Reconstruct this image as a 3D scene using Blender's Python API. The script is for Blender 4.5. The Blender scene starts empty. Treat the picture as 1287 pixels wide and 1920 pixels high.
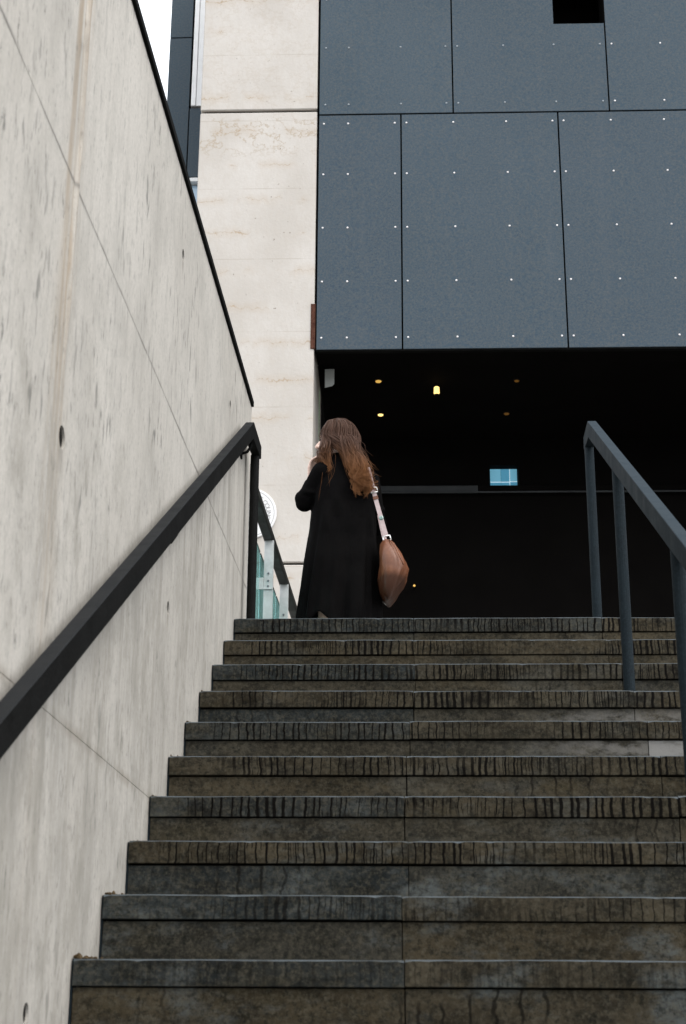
import bpy, bmesh, math, random
from mathutils import Vector, Matrix, noise as mnoise
random.seed(7)
PI = math.pi
R = math.radians
sc = bpy.context.scene
COL = sc.collection

# ------------------------------------------------------------------ camera
cd = bpy.data.cameras.new('camera')
cam = bpy.data.objects.new('camera', cd)
COL.objects.link(cam)
sc.camera = cam
cd.sensor_fit = 'VERTICAL'
cd.sensor_height = 36.0
cd.lens = 53.78
cd.clip_start = 0.05
cd.clip_end = 3000
YAW, PITCH, ROLL = 0.0614452297, 0.333645972, 0.0066430641
fw = Vector((-math.sin(YAW)*math.cos(PITCH), math.cos(YAW)*math.cos(PITCH), math.sin(PITCH)))
rt = Vector((math.cos(YAW), math.sin(YAW), 0))
up = rt.cross(fw)
rt2 = rt*math.cos(ROLL)+up*math.sin(ROLL)
up2 = -rt*math.sin(ROLL)+up*math.cos(ROLL)
cam.matrix_world = Matrix(((rt2.x, up2.x, -fw.x, 0.8545813), (rt2.y, up2.y, -fw.y, -6.3020751),
                           (rt2.z, up2.z, -fw.z, -1.7118911), (0, 0, 0, 1)))
cd.dof.use_dof = True
cd.dof.focus_distance = 8.0
cd.dof.aperture_fstop = 8.0

# ------------------------------------------------------------------ world, sun, exposure
SUN_EL, SUN_AZ = R(55), R(128)          # azimuth clockwise from +Y: behind the camera, to the right
w = bpy.data.worlds.new('World')
sc.world = w
w.use_nodes = True
nt = w.node_tree
nt.nodes.clear()
sky = nt.nodes.new('ShaderNodeTexSky')
sky.sky_type = 'NISHITA'
sky.sun_disc = False
sky.sun_elevation = SUN_EL
sky.sun_rotation = SUN_AZ
sky.air_density = 1.0
sky.dust_density = 4.0
sky.ozone_density = 1.0
hs = nt.nodes.new('ShaderNodeHueSaturation')
hs.inputs['Saturation'].default_value = 0.35
hs.inputs['Value'].default_value = 1.0
bg = nt.nodes.new('ShaderNodeBackground')
bg.inputs['Strength'].default_value = 0.15
wo = nt.nodes.new('ShaderNodeOutputWorld')
nt.links.new(sky.outputs[0], hs.inputs['Color'])
cl = nt.nodes.new('ShaderNodeMix')          # thin even cloud layer over the clear sky
cl.data_type = 'RGBA'
cl.inputs[0].default_value = 0.78
cl.inputs[7].default_value = (10.6, 10.9, 11.4, 1)
nt.links.new(hs.outputs[0], cl.inputs[6])
nt.links.new(cl.outputs[2], bg.inputs['Color'])
nt.links.new(bg.outputs[0], wo.inputs['Surface'])
sl = bpy.data.lights.new('sun', 'SUN')
sl.energy = 1.0
sl.angle = R(35)
sl.color = (1.0, 0.96, 0.9)
sun = bpy.data.objects.new('sun', sl)
COL.objects.link(sun)
sd = Vector((math.sin(SUN_AZ)*math.cos(SUN_EL), math.cos(SUN_AZ)*math.cos(SUN_EL), math.sin(SUN_EL)))
sun.rotation_euler = sd.to_track_quat('Z', 'Y').to_euler()
sun.location = sd*40
sc.view_settings.view_transform = 'Standard'
sc.view_settings.look = 'None'
sc.view_settings.gamma = 1.0
sc.view_settings.exposure = 0.62
sc.view_settings.use_curve_mapping = False


# ------------------------------------------------------------------ node helper
class NM:
    """small wrapper for building a procedural material"""
    def __init__(s, name, rough=0.7, spec=0.3, metal=0.0):
        s.m = bpy.data.materials.new(name)
        s.m.use_nodes = True
        s.t = s.m.node_tree
        s.b = s.t.nodes['Principled BSDF']
        s.b.inputs['Roughness'].default_value = rough
        s.b.inputs['Specular IOR Level'].default_value = spec
        s.b.inputs['Metallic'].default_value = metal

    def n(s, typ, **kw):
        nd = s.t.nodes.new(typ)
        for k, v in kw.items():
            setattr(nd, k, v)
        return nd

    def put(s, sock, v):
        if isinstance(v, bpy.types.NodeSocket):
            s.t.links.new(v, sock)
        elif isinstance(v, (tuple, list)) and len(v) == 3 and sock.type == 'RGBA':
            sock.default_value = (*v, 1)
        else:
            sock.default_value = v

    def pos(s, scale=(1, 1, 1), off=(0, 0, 0), coord='Position'):
        if coord == 'Position':
            o = s.n('ShaderNodeNewGeometry').outputs['Position']
        else:
            o = s.n('ShaderNodeTexCoord').outputs[coord]
        mp = s.n('ShaderNodeMapping')
        mp.inputs['Scale'].default_value = scale
        mp.inputs['Location'].default_value = off
        s.t.links.new(o, mp.inputs['Vector'])
        return mp.outputs[0]

    def xyz(s):
        sp = s.n('ShaderNodeSeparateXYZ')
        s.t.links.new(s.n('ShaderNodeNewGeometry').outputs['Position'], sp.inputs[0])
        return sp.outputs

    def noise(s, vec, scale=1.0, detail=4.0, rough=0.55, dist=0.0):
        nd = s.n('ShaderNodeTexNoise')
        s.put(nd.inputs['Vector'], vec)
        nd.inputs['Scale'].default_value = scale
        nd.inputs['Detail'].default_value = detail
        nd.inputs['Roughness'].default_value = rough
        nd.inputs['Distortion'].default_value = dist
        return nd.outputs['Fac']

    def ramp(s, v, a, b, c=0.0, d=1.0, smooth=True):
        nd = s.n('ShaderNodeMapRange')
        nd.interpolation_type = 'SMOOTHSTEP' if smooth else 'LINEAR'
        s.put(nd.inputs['Value'], v)
        for k, x in zip(('From Min', 'From Max', 'To Min', 'To Max'), (a, b, c, d)):
            s.put(nd.inputs[k], x)
        return nd.outputs['Result']

    def math(s, op, a, b=0.0, c=0.0):
        nd = s.n('ShaderNodeMath', operation=op)
        s.put(nd.inputs[0], a)
        s.put(nd.inputs[1], b)
        s.put(nd.inputs[2], c)
        return nd.outputs[0]

    def mix(s, f, a, b, mode='MIX'):
        nd = s.n('ShaderNodeMix', data_type='RGBA', blend_type=mode)
        s.put(nd.inputs[0], f)
        s.put(nd.inputs[6], a)
        s.put(nd.inputs[7], b)
        return nd.outputs[2]

    def rand(s):
        return s.n('ShaderNodeObjectInfo').outputs['Random']

    def comb(s, x, y, z):
        nd = s.n('ShaderNodeCombineXYZ')
        for k, v in enumerate((x, y, z)):
            s.put(nd.inputs[k], v)
        return nd.outputs[0]

    def color(s, c):
        s.put(s.b.inputs['Base Color'], c)
        return s

    def bump(s, h, strength=0.3, dist=0.01):
        nd = s.n('ShaderNodeBump')
        nd.inputs['Strength'].default_value = strength
        nd.inputs['Distance'].default_value = dist
        s.put(nd.inputs['Height'], h)
        s.t.links.new(nd.outputs[0], s.b.inputs['Normal'])
        return s


# ------------------------------------------------------------------ materials
def mat_wall():
    m = NM('wall_concrete', 0.85, 0.2)
    x, y, z = m.xyz()
    big = m.noise(m.pos((0.8, 0.8, 0.5)), 1.6, 4)
    col = m.mix(m.ramp(big, 0.3, 0.7), (0.460, 0.430, 0.384), (0.550, 0.518, 0.468))
    st = m.noise(m.pos((1, 9, 0.55)), 2.2, 5, 0.6)
    col = m.mix(m.math('MULTIPLY', m.ramp(st, 0.45, 0.75), 0.30), col, (0.30, 0.285, 0.25))
    st2 = m.noise(m.pos((1, 22, 1.6)), 2.0, 6, 0.7)
    col = m.mix(m.math('MULTIPLY', m.ramp(st2, 0.5, 0.78), 0.24), col, (0.56, 0.53, 0.485))
    # dark fungus dashes, elongated downwards, in patches
    dash = m.noise(m.pos((1, 34, 9.0)), 1.0, 3, 0.55, 0.3)
    patch = m.ramp(m.noise(m.pos((1, 1.7, 1.2), (3, 1, 7)), 1.0, 3), 0.42, 0.66)
    col = m.mix(m.math('MULTIPLY', m.math('MULTIPLY', m.ramp(dash, 0.55, 0.68), patch), 0.85), col, (0.12, 0.12, 0.11))
    dash2 = m.noise(m.pos((1, 75, 22), (5, 2, 1)), 1.0, 2, 0.5)
    col = m.mix(m.math('MULTIPLY', m.ramp(dash2, 0.60, 0.72), 0.5), col, (0.14, 0.14, 0.13))
    # brown run-off either side of the vertical fin
    wob = m.math('MULTIPLY', m.math('SUBTRACT', m.noise(m.pos((1, 1, 2.2)), 1.5, 3), 0.5), 0.10)
    d = m.math('ABSOLUTE', m.math('ADD', m.math('ADD', y, 3.115), wob))
    brown = m.ramp(d, 0.015, 0.12, 1, 0)
    br2 = m.ramp(m.noise(m.pos((1, 30, 0.7), (1, 3, 2)), 1.0, 3), 0.35, 0.65)
    low = m.ramp(z, -1.4, 0.2, 0.15, 1)
    col = m.mix(m.math('MULTIPLY', m.math('MULTIPLY', m.math('MULTIPLY', brown, br2), low), 0.7), col, (0.27, 0.185, 0.10))
    # grey runs washed down below the handrail line
    dz = m.math('SUBTRACT', m.math('MULTIPLY_ADD', y, 0.577, 0.86), z)
    run = m.noise(m.pos((1, 10, 1.3), (2, 5, 3)), 1.0, 7, 0.72)
    g = m.math('MULTIPLY', m.ramp(dz, 0.0, 0.03), m.ramp(dz, 0.1, 1.3, 1, 0.25))
    col = m.mix(m.math('MULTIPLY', m.math('MULTIPLY', g, m.ramp(run, 0.40, 0.66)), 0.62), col, (0.205, 0.19, 0.16))
    # smudgy pour lines and run-off under the tie holes
    wz = m.math('MULTIPLY', m.math('SUBTRACT', m.noise(m.pos((1, 5, 3)), 1.0, 4, 0.65), 0.5), 0.030)
    zz = m.math('ADD', z, wz)
    for zj, wd, amt, pc in ((0.255, 0.012, 0.75, (0.16, 0.15, 0.135)), (-1.026, 0.030, 0.55, (0.20, 0.165, 0.12))):
        dj = m.math('ABSOLUTE', m.math('SUBTRACT', zz, zj))
        brk = m.ramp(m.noise(m.pos((1, 4.5, 1), (0, 3+zj, 0)), 1.0, 3, 0.6), 0.38, 0.62, 0.1, 1)
        col = m.mix(m.math('MULTIPLY', m.math('MULTIPLY', m.ramp(dj, 0.0, wd, 1, 0), brk), amt), col, pc)
    for hy, hz in ((-3.06, -0.39), (-1.575, -0.39), (-1.59, 0.88), (-0.31, 0.858), (-3.01, -1.66)):
        a = m.ramp(m.math('ABSOLUTE', m.math('ADD', y, -hy)), 0.006, 0.022, 1, 0)
        b = m.math('MULTIPLY', m.ramp(z, hz-0.11, hz-0.01), m.ramp(z, hz, hz+0.02, 1, 0))
        col = m.mix(m.math('MULTIPLY', m.math('MULTIPLY', a, b), 0.55), col, (0.16, 0.14, 0.11))
    cloud = m.noise(m.pos((1, 3.0, 2.2), (6, 2, 9)), 1.3, 6, 0.7)
    col = m.mix(m.ramp(cloud, 0.42, 0.72, 0, 0.45), col, (0.30, 0.285, 0.255))
    spk = m.noise(m.pos((1, 40, 18), (3, 8, 4)), 1.0, 4, 0.75)
    low2 = m.ramp(z, 0.6, -0.6, 0.3, 1)
    col = m.mix(m.math('MULTIPLY', m.math('MULTIPLY', m.ramp(spk, 0.56, 0.72), low2), 0.6), col, (0.17, 0.16, 0.145))
    grime = m.noise(m.pos((1, 6.5, 4.2), (2, 7, 1)), 1.2, 7, 0.75)
    lowg = m.ramp(z, 0.5, -0.7, 0.12, 1)
    col = m.mix(m.math('MULTIPLY', m.math('MULTIPLY', m.ramp(grime, 0.44, 0.66), lowg), 0.50), col, (0.23, 0.215, 0.18))
    mold = m.noise(m.pos((1, 24, 9), (9, 1, 5)), 1.0, 6, 0.75)
    farl = m.math('MAXIMUM', m.ramp(y, -2.6, -3.6, 0.2, 1), m.ramp(z, 0.4, -0.6, 0.1, 0.8))
    col = m.mix(m.math('MULTIPLY', m.math('MULTIPLY', m.ramp(mold, 0.58, 0.68), farl), 0.85), col, (0.105, 0.105, 0.095))
    pit = m.noise(m.pos((1, 1, 0.55)), 62, 3, 0.6)
    col = m.mix(m.math('MULTIPLY', m.ramp(pit, 0.66, 0.74), 0.6), col, (0.13, 0.125, 0.11))
    fine = m.noise(m.pos(), 90, 3, 0.7)
    col = m.mix(m.ramp(fine, 0.3, 0.7, 0.0, 0.30), col, (0.30, 0.28, 0.25))
    m.color(col)
    m.bump(m.math('ADD', m.math('MULTIPLY', fine, 0.3), st2), 0.25, 0.004)
    return m.m


def mat_pillar():
    m = NM('pillar_concrete', 0.85, 0.2)
    x, y, z = m.xyz()
    big = m.noise(m.pos((1, 1, 0.8)), 2.2, 5)
    col = m.mix(m.ramp(big, 0.3, 0.7), (0.468, 0.434, 0.392), (0.54, 0.508, 0.468))
    # efflorescence along the board lines: broken brown wavy lines about 0.3 m apart
    wv = m.math('MULTIPLY', m.math('SUBTRACT', m.noise(m.pos((6, 6, 3)), 1.0, 6, 0.72), 0.5), 0.20)
    zz = m.math('ADD', z, wv)
    fr = m.math('ABSOLUTE', m.math('SUBTRACT', m.math('FRACT', m.math('DIVIDE', zz, 0.305)), 0.5))
    thick = m.ramp(m.noise(m.pos((9, 9, 4), (2, 2, 2)), 1.0, 3), 0.45, 0.75, 0.008, 0.05)
    line = m.ramp(fr, 0.0, thick, 1, 0)
    mask = m.ramp(m.noise(m.pos((3.4, 3.4, 2.6), (7, 0, 3)), 1.0, 3, 0.6), 0.46, 0.58)
    col = m.mix(m.math('MULTIPLY', m.math('MULTIPLY', line, mask), 0.85), col, (0.345, 0.255, 0.165))
    top = m.math('MULTIPLY', m.ramp(z, 4.72, 4.95), m.ramp(z, 5.08, 5.2, 1, 0.25))
    blot = m.noise(m.pos((6, 6, 7), (3, 5, 1)), 1.0, 5, 0.65)
    edge = m.ramp(m.math('ABSOLUTE', m.math('SUBTRACT', blot, 0.53)), 0.0, 0.03, 1, 0)
    col = m.mix(m.math('MULTIPLY', m.math('MULTIPLY', top, edge), 0.6), col, (0.33, 0.245, 0.15))
    halo = m.ramp(fr, 0.0, 0.22, 1, 0)
    col = m.mix(m.math('MULTIPLY', m.math('MULTIPLY', halo, mask), 0.22), col, (0.42, 0.32, 0.22))
    # straight shutter lines
    fr2 = m.math('ABSOLUTE', m.math('SUBTRACT', m.math('FRACT', m.math('DIVIDE', m.math('ADD', z, 0.06), 0.61)), 0.5))
    col = m.mix(m.math('MULTIPLY', m.ramp(fr2, 0.0, 0.009, 1, 0), m.ramp(m.noise(m.pos((2, 2, 3)), 2.0, 3), 0.4, 0.6, 0.1, 0.55)), col, (0.33, 0.28, 0.22))
    pit = m.noise(m.pos(), 42, 2, 0.5)
    col = m.mix(m.math('MULTIPLY', m.ramp(pit, 0.72, 0.78), 0.7), col, (0.15, 0.12, 0.09))
    fine = m.noise(m.pos((1, 1, 0.4)), 38, 4, 0.65)
    col = m.mix(m.ramp(fine, 0.35, 0.75, 0.0, 0.3), col, (0.46, 0.41, 0.355))
    m.color(col)
    m.bump(m.math('ADD', fine, pit), 0.25, 0.005)
    return m.m


def mat_panel():
    m = NM('fibre_cement_panel', 0.75, 0.12)
    big = m.noise(m.pos((0.7, 0.7, 0.7)), 1.3, 3)
    col = m.mix(m.ramp(big, 0.25, 0.75), (0.044, 0.070, 0.093), (0.053, 0.081, 0.106))
    rnd = m.rand()
    col = m.mix(m.ramp(rnd, 0, 1, 0.0, 0.35), col, (0.040, 0.061, 0.085))
    sp = m.noise(m.pos(), 62, 3, 0.85)
    col = m.mix(m.ramp(sp, 0.38, 0.66, 0, 0.5, False), col, (0.125, 0.122, 0.108))
    sp2 = m.noise(m.pos((1, 1, 1), (4, 4, 4)), 55, 3, 0.85)
    col = m.mix(m.ramp(sp2, 0.5, 0.75, 0, 0.5, False), col, (0.020, 0.036, 0.058))
    run = m.noise(m.pos((6, 6, 0.3)), 1.5, 4)
    col = m.mix(m.ramp(run, 0.5, 0.8, 0, 0.15), col, (0.10, 0.11, 0.12))
    m.color(col)
    m.bump(sp, 0.08, 0.002)
    return m.m


def stone_base(m):
    """colour of the wet dark stone, different for each slab (slab tint is kept in the object colour)"""
    sep = m.n('ShaderNodeSeparateXYZ')
    m.t.links.new(m.n('ShaderNodeObjectInfo').outputs['Color'], sep.inputs[0])
    rnd = sep.outputs[0]
    big = m.noise(m.pos((2.2, 2.2, 5)), 1.6, 5, 0.6)
    a = m.mix(m.ramp(rnd, 0.0, 1.0), (0.031, 0.025, 0.0155), (0.0150, 0.0185, 0.0195))
    b = m.mix(m.ramp(rnd, 0.0, 1.0), (0.068, 0.055, 0.035), (0.034, 0.0395, 0.0395))
    col = m.mix(m.ramp(big, 0.3, 0.72), a, b)
    cl = m.noise(m.pos((9, 9, 14), (3, 3, 3)), 1.5, 5, 0.65)
    col = m.mix(m.ramp(cl, 0.5, 0.75, 0, 0.6), col, (0.011, 0.0105, 0.009))
    lime = m.noise(m.pos((2.6, 2.6, 5.0), (11, 4, 6)), 1.4, 6, 0.7)
    col = m.mix(m.math('MULTIPLY', m.ramp(lime, 0.50, 0.70, 0, 0.75), m.ramp(m.xyz()[2], -0.9, -1.30, 0.35, 1.25)), col, (0.085, 0.094, 0.092))
    gr = m.noise(m.pos((7, 7, 20), (1, 9, 4)), 1.0, 6, 0.72)
    col = m.mix(m.ramp(gr, 0.46, 0.66, 0, 0.7), col, (0.012, 0.0112, 0.0088))
    moss = m.noise(m.pos((3.5, 3.5, 8), (8, 8, 2)), 1.0, 5, 0.7)
    col = m.mix(m.ramp(moss, 0.52, 0.74, 0, 0.55), col, (0.050, 0.042, 0.024))
    g = m.noise(m.pos(), 75, 3, 0.8)
    col = m.mix(m.ramp(g, 0.45, 0.68, 0, 0.50, False), col, (0.098, 0.088, 0.064))
    g2 = m.noise(m.pos((1, 1, 1), (2, 2, 2)), 60, 3, 0.8)
    col = m.mix(m.ramp(g2, 0.48, 0.68, 0, 0.7, False), col, (0.007, 0.0085, 0.0075))
    return col, g, rnd


def mat_tread():
    m = NM('step_nosing_stone', 0.85, 0.04)
    col, g, rnd = stone_base(m)
    x, y, z = m.xyz()
    geo = m.n('ShaderNodeNewGeometry')
    # drips: unevenly spaced dark threads running down the front edge
    wob = m.math('MULTIPLY', m.math('SUBTRACT', m.noise(m.pos((14, 14, 22)), 1.0, 3), 0.5), 0.62)
    wv = m.math('ADD', m.math('MULTIPLY_ADD', x, 36.0, m.math('MULTIPLY', y, 41.7)), wob)
    v = m.n('ShaderNodeTexVoronoi', voronoi_dimensions='1D', feature='DISTANCE_TO_EDGE')
    m.put(v.inputs['W'], wv)
    v.inputs['Scale'].default_value = 1.0
    v.inputs['Randomness'].default_value = 1.0
    wide = m.ramp(m.noise(m.pos((6, 6, 1), (0, 5, 0)), 1.0, 3), 0.38, 0.72, 0.085, 0.27)
    l1 = m.ramp(v.outputs['Distance'], m.math('MULTIPLY', wide, 0.55), wide, 1, 0)
    v2 = m.n('ShaderNodeTexVoronoi', voronoi_dimensions='1D', feature='DISTANCE_TO_EDGE')
    m.put(v2.inputs['W'], m.math('MULTIPLY_ADD', wv, 1.9, 31.7))
    v2.inputs['Scale'].default_value = 1.0
    l2 = m.math('MULTIPLY', m.ramp(v2.outputs['Distance'], 0.04, 0.16, 1, 0), m.ramp(m.noise(m.pos((5, 5, 20), (9, 5, 1)), 1.0, 3), 0.45, 0.6))
    drip = m.math('MAXIMUM', l1, l2)
    soak = m.math('MULTIPLY', m.ramp(m.noise(m.pos((6, 5, 7), (5, 8, 1)), 1.0, 5, 0.7), 0.54, 0.68), 0.75)
    drip = m.math('MAXIMUM', drip, soak)
    part = m.ramp(m.noise(m.pos((2.2, 3.3, 3), (0, 2, 8)), 1.0, 2), 0.32, 0.48, 0.2, 1)
    # fewer drips on the lowest steps
    part = m.math('MULTIPLY', part, m.ramp(y, -2.60, -2.1, 0.35, 1))
    part = m.math('MULTIPLY', part, m.ramp(x, 0.06, 0.14, 0.1, 1))
    drip = m.math('MULTIPLY', drip, part)
    col = m.mix(m.math('MULTIPLY', drip, 0.96), col, (0.0028, 0.0022, 0.0018))
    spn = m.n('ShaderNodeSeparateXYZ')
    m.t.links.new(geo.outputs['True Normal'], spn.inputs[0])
    sky_lit = m.math('MULTIPLY', m.ramp(spn.outputs[2], 0.35, 0.6), m.ramp(m.noise(m.pos((12, 12, 12)), 1.0, 3), 0.35, 0.6, 0.45, 1))
    col = m.mix(sky_lit, col, (0.085, 0.098, 0.105))  # sky highlight on upward-facing arris, put into the stone colour
    m.color(col)
    m.put(m.b.inputs['Roughness'], m.ramp(drip, 0, 1, 0.85, 0.7))
    m.bump(g, 0.2, 0.003)
    return m.m


def mat_riser(pale=False):
    m = NM('step_riser_stone_pale' if pale else 'step_riser_stone', 0.9, 0.04)
    col, g, rnd = stone_base(m)
    x, y, z = m.xyz()
    wob = m.math('MULTIPLY', m.math('SUBTRACT', m.noise(m.pos((10, 10, 18)), 1.0, 2), 0.5), 0.8)
    wv = m.math('ADD', m.math('MULTIPLY_ADD', x, 17.0, m.math('MULTIPLY', y, 23.7)), wob)
    v = m.n('ShaderNodeTexVoronoi', voronoi_dimensions='1D', feature='DISTANCE_TO_EDGE')
    m.put(v.inputs['W'], wv)
    v.inputs['Scale'].default_value = 1.0
    l1 = m.ramp(v.outputs['Distance'], 0.03, 0.10, 1, 0)
    part = m.ramp(m.noise(m.pos((1.6, 3.3, 3), (4, 2, 8)), 1.0, 2), 0.54, 0.66, 0, 1)
    col = m.mix(m.math('MULTIPLY', m.math('MULTIPLY', l1, part), 0.75), col, (0.005, 0.0045, 0.004))
    # lime bloom on the right hand risers in the middle of the flight
    bl = m.noise(m.pos((7, 3, 15), (1, 1, 1)), 1.2, 5, 0.7)
    area = m.math('MULTIPLY', m.ramp(x, 1.0, 1.5), m.math('MULTIPLY', m.ramp(z, -0.86, -0.78), m.ramp(z, -0.55, -0.62, 0, 1)))
    col = m.mix(m.math('MULTIPLY', m.math('MULTIPLY', area, m.ramp(bl, 0.40, 0.62)), 0.55), col, (0.20, 0.192, 0.178))
    if pale:
        col = m.mix(m.ramp(bl, 0.3, 0.5, 0.4, 0.85), col, (0.23, 0.226, 0.215))
    m.color(col)
    m.bump(g, 0.35, 0.004)
    return m.m


def mat_plain(name, c1, c2, scale=8.0, rough=0.6, spec=0.3, metal=0.0, bump=0.1, stretch=(1, 1, 1)):
    m = NM(name, rough, spec, metal)
    nz = m.noise(m.pos(stretch, coord='Object'), scale, 5, 0.6)
    m.color(m.mix(m.ramp(nz, 0.3, 0.7), c1, c2))
    if bump:
        m.bump(nz, bump, 0.003)
    return m.m


def mat_paint(name, c1, c2, rough, top=None, spec=0.45):
    m = NM(name, rough, spec)
    nz = m.noise(m.pos((1, 1, 1)), 9, 5, 0.65)
    sp = m.noise(m.pos((1, 1, 1), (3, 1, 4)), 120, 2, 0.7)
    col = m.mix(m.ramp(nz, 0.3, 0.7), c1, c2)
    col = m.mix(m.ramp(sp, 0.45, 0.75, 0, 0.45, False), col, tuple(min(1, 2.0*k+0.004) for k in c2))
    if top:                                    # sky light on the upper face, put into the paint colour
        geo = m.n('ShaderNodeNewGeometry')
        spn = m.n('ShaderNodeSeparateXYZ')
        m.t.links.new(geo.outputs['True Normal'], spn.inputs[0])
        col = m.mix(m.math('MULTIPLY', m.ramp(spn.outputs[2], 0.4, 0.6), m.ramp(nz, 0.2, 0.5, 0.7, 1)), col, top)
    m.color(col)
    m.put(m.b.inputs['Roughness'], m.ramp(nz, 0.3, 0.7, rough-0.08, rough+0.1))
    m.bump(sp, 0.1, 0.002)
    return m.m


def mat_emit(name, c, strength):
    m = NM(name, 0.5)
    m.color(c)
    m.put(m.b.inputs['Emission Color'], c)
    m.b.inputs['Emission Strength'].default_value = strength
    return m.m


def mat_glass(name, tint):
    m = NM(name, 0.06, 0.5)
    nz = m.noise(m.pos((1, 1, 1)), 3, 3)
    m.color(m.mix(nz, tint, tuple(min(1, k*1.12) for k in tint)))
    m.b.inputs['Transmission Weight'].default_value = 0.75
    m.b.inputs['IOR'].default_value = 1.2
    return m.m


M_WALL, M_PIL, M_PANEL = mat_wall(), mat_pillar(), mat_panel()
M_TREAD, M_RISER, M_RISERP = mat_tread(), mat_riser(), mat_riser(True)
M_CORE = mat_plain('mortar', (0.02, 0.018, 0.015), (0.03, 0.027, 0.022), 12, 0.95, 0.1)
M_JOINT = mat_plain('joint_shadow_gap', (0.012, 0.011, 0.010), (0.02, 0.018, 0.015), 20, 0.95, 0.05)
M_COPING = mat_plain('coping_metal', (0.006, 0.006, 0.0055), (0.009, 0.009, 0.0085), 9, 0.8, 0.06)
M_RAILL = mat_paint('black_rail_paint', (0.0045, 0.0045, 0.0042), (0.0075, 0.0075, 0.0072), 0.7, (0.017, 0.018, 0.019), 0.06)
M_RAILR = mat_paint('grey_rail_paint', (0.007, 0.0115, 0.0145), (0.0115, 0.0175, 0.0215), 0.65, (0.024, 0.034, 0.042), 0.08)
M_BALRAIL = mat_paint('balustrade_rail_paint', (0.009, 0.009, 0.007), (0.015, 0.0155, 0.012), 0.6)
M_STEEL = mat_plain('galvanised_steel', (0.42, 0.44, 0.43), (0.55, 0.57, 0.56), 14, 0.55, 0.4, 0.25)
M_BOLT = mat_plain('bolt_steel', (0.13, 0.14, 0.15), (0.2, 0.21, 0.22), 30, 0.45, 0.5, 0.6)
M_SCREW = mat_plain('bright_screw', (0.70, 0.67, 0.66), (0.80, 0.77, 0.76), 60, 0.5, 0.5)
M_SCREWD = mat_plain('dull_screw', (0.22, 0.25, 0.27), (0.28, 0.31, 0.33), 60, 0.5, 0.4)
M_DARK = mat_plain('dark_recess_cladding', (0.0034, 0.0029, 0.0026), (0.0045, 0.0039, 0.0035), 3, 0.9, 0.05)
M_TRANS = mat_plain('transom_metal', (0.032, 0.035, 0.037), (0.045, 0.049, 0.051), 6, 0.6, 0.25)
M_WHITE = mat_plain('white_paint', (0.78, 0.78, 0.77), (0.84, 0.84, 0.83), 12, 0.5, 0.3)
M_PLAQUE = mat_plain('plaque_enamel', (0.70, 0.69, 0.68), (0.74, 0.73, 0.72), 12, 0.35, 0.4)
M_INK = mat_plain('plaque_print', (0.30, 0.29, 0.28), (0.34, 0.33, 0.32), 20, 0.5, 0.3)
M_GLASS = mat_glass('teal_glass', (0.42, 0.72, 0.70))
M_FIN = mat_glass('green_glass_edge', (0.35, 0.55, 0.30))
M_RUST = mat_plain('rusty_steel', (0.05, 0.02, 0.014), (0.10, 0.045, 0.03), 25, 0.9, 0.1)
M_TERR = mat_plain('terrace_paving', (0.16, 0.155, 0.145), (0.22, 0.215, 0.2), 5, 0.85, 0.2)
M_STREET = mat_plain('street_asphalt', (0.10, 0.10, 0.10), (0.14, 0.14, 0.138), 5, 0.9, 0.2)
M_LAMP = mat_emit('lamp_glow', (0.9, 0.52, 0.12), 0.42)
M_LAMP2 = mat_emit('lamp_glow_bright', (1.0, 0.68, 0.22), 1.2)
M_LAMPD = mat_emit('lamp_glow_dim', (0.4, 0.18, 0.03), 0.03)
M_PANE1 = mat_emit('glow_pane_light', (0.17, 0.45, 0.60), 0.36)
M_PANE2 = mat_emit('glow_pane_deep', (0.09, 0.33, 0.49), 0.34)
M_FRAMEB = mat_emit('glow_window_bar', (0.60, 0.74, 0.78), 0.42)
M_WGLASS = mat_plain('window_glass', (0.30, 0.45, 0.58), (0.42, 0.56, 0.68), 2, 0.15, 0.6)
M_PLATE = mat_plain('pale_sign_plate', (0.62, 0.66, 0.64), (0.70, 0.73, 0.71), 5, 0.5, 0.3)


# ------------------------------------------------------------------ mesh helpers
def link(name, me, mat, parent=None, smooth=False):
    o = bpy.data.objects.new(name, me)
    COL.objects.link(o)
    if mat is not None and len(me.materials) == 0:
        me.materials.append(mat)
    if smooth:
        me.polygons.foreach_set('use_smooth', [True]*len(me.polygons))
    if parent is not None:
        o.parent = parent
    return o


def build(name, bm, mat, parent=None, smooth=False):
    bmesh.ops.recalc_face_normals(bm, faces=bm.faces)
    me = bpy.data.meshes.new(name)
    bm.to_mesh(me)
    bm.free()
    return link(name, me, mat, parent, smooth)


def tag(o, label=None, cat=None, group=None, kind=None):
    for k, v in (('label', label), ('category', cat), ('group', group), ('kind', kind)):
        if v:
            o[k] = v
    return o


def empty(name, loc=(0, 0, 0), rz=0.0):
    o = bpy.data.objects.new(name, None)
    COL.objects.link(o)
    o.location = loc
    o.rotation_euler = (0, 0, rz)
    o.empty_display_size = 0.1
    return o


def add_box(bm, x0, x1, y0, y1, z0, z1, bev=0.0, skew=0.0):
    vs = [bm.verts.new((x, y+skew*x, z)) for z in (z0, z1) for x, y in ((x0, y0), (x1, y0), (x1, y1), (x0, y1))]
    q = [(3, 2, 1, 0), (4, 5, 6, 7), (0, 1, 5, 4), (1, 2, 6, 5), (2, 3, 7, 6), (3, 0, 4, 7)]
    fs = [bm.faces.new([vs[i] for i in f]) for f in q]
    if bev:
        es = list({e for f in fs for e in f.edges})
        bmesh.ops.bevel(bm, geom=es, offset=bev, segments=1, affect='EDGES', profile=0.5)
    return bm


def box(name, mat, parent, x0, x1, y0, y1, z0, z1, bev=0.0, skew=0.0):
    return build(name, add_box(bmesh.new(), x0, x1, y0, y1, z0, z1, bev, skew), mat, parent)


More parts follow.
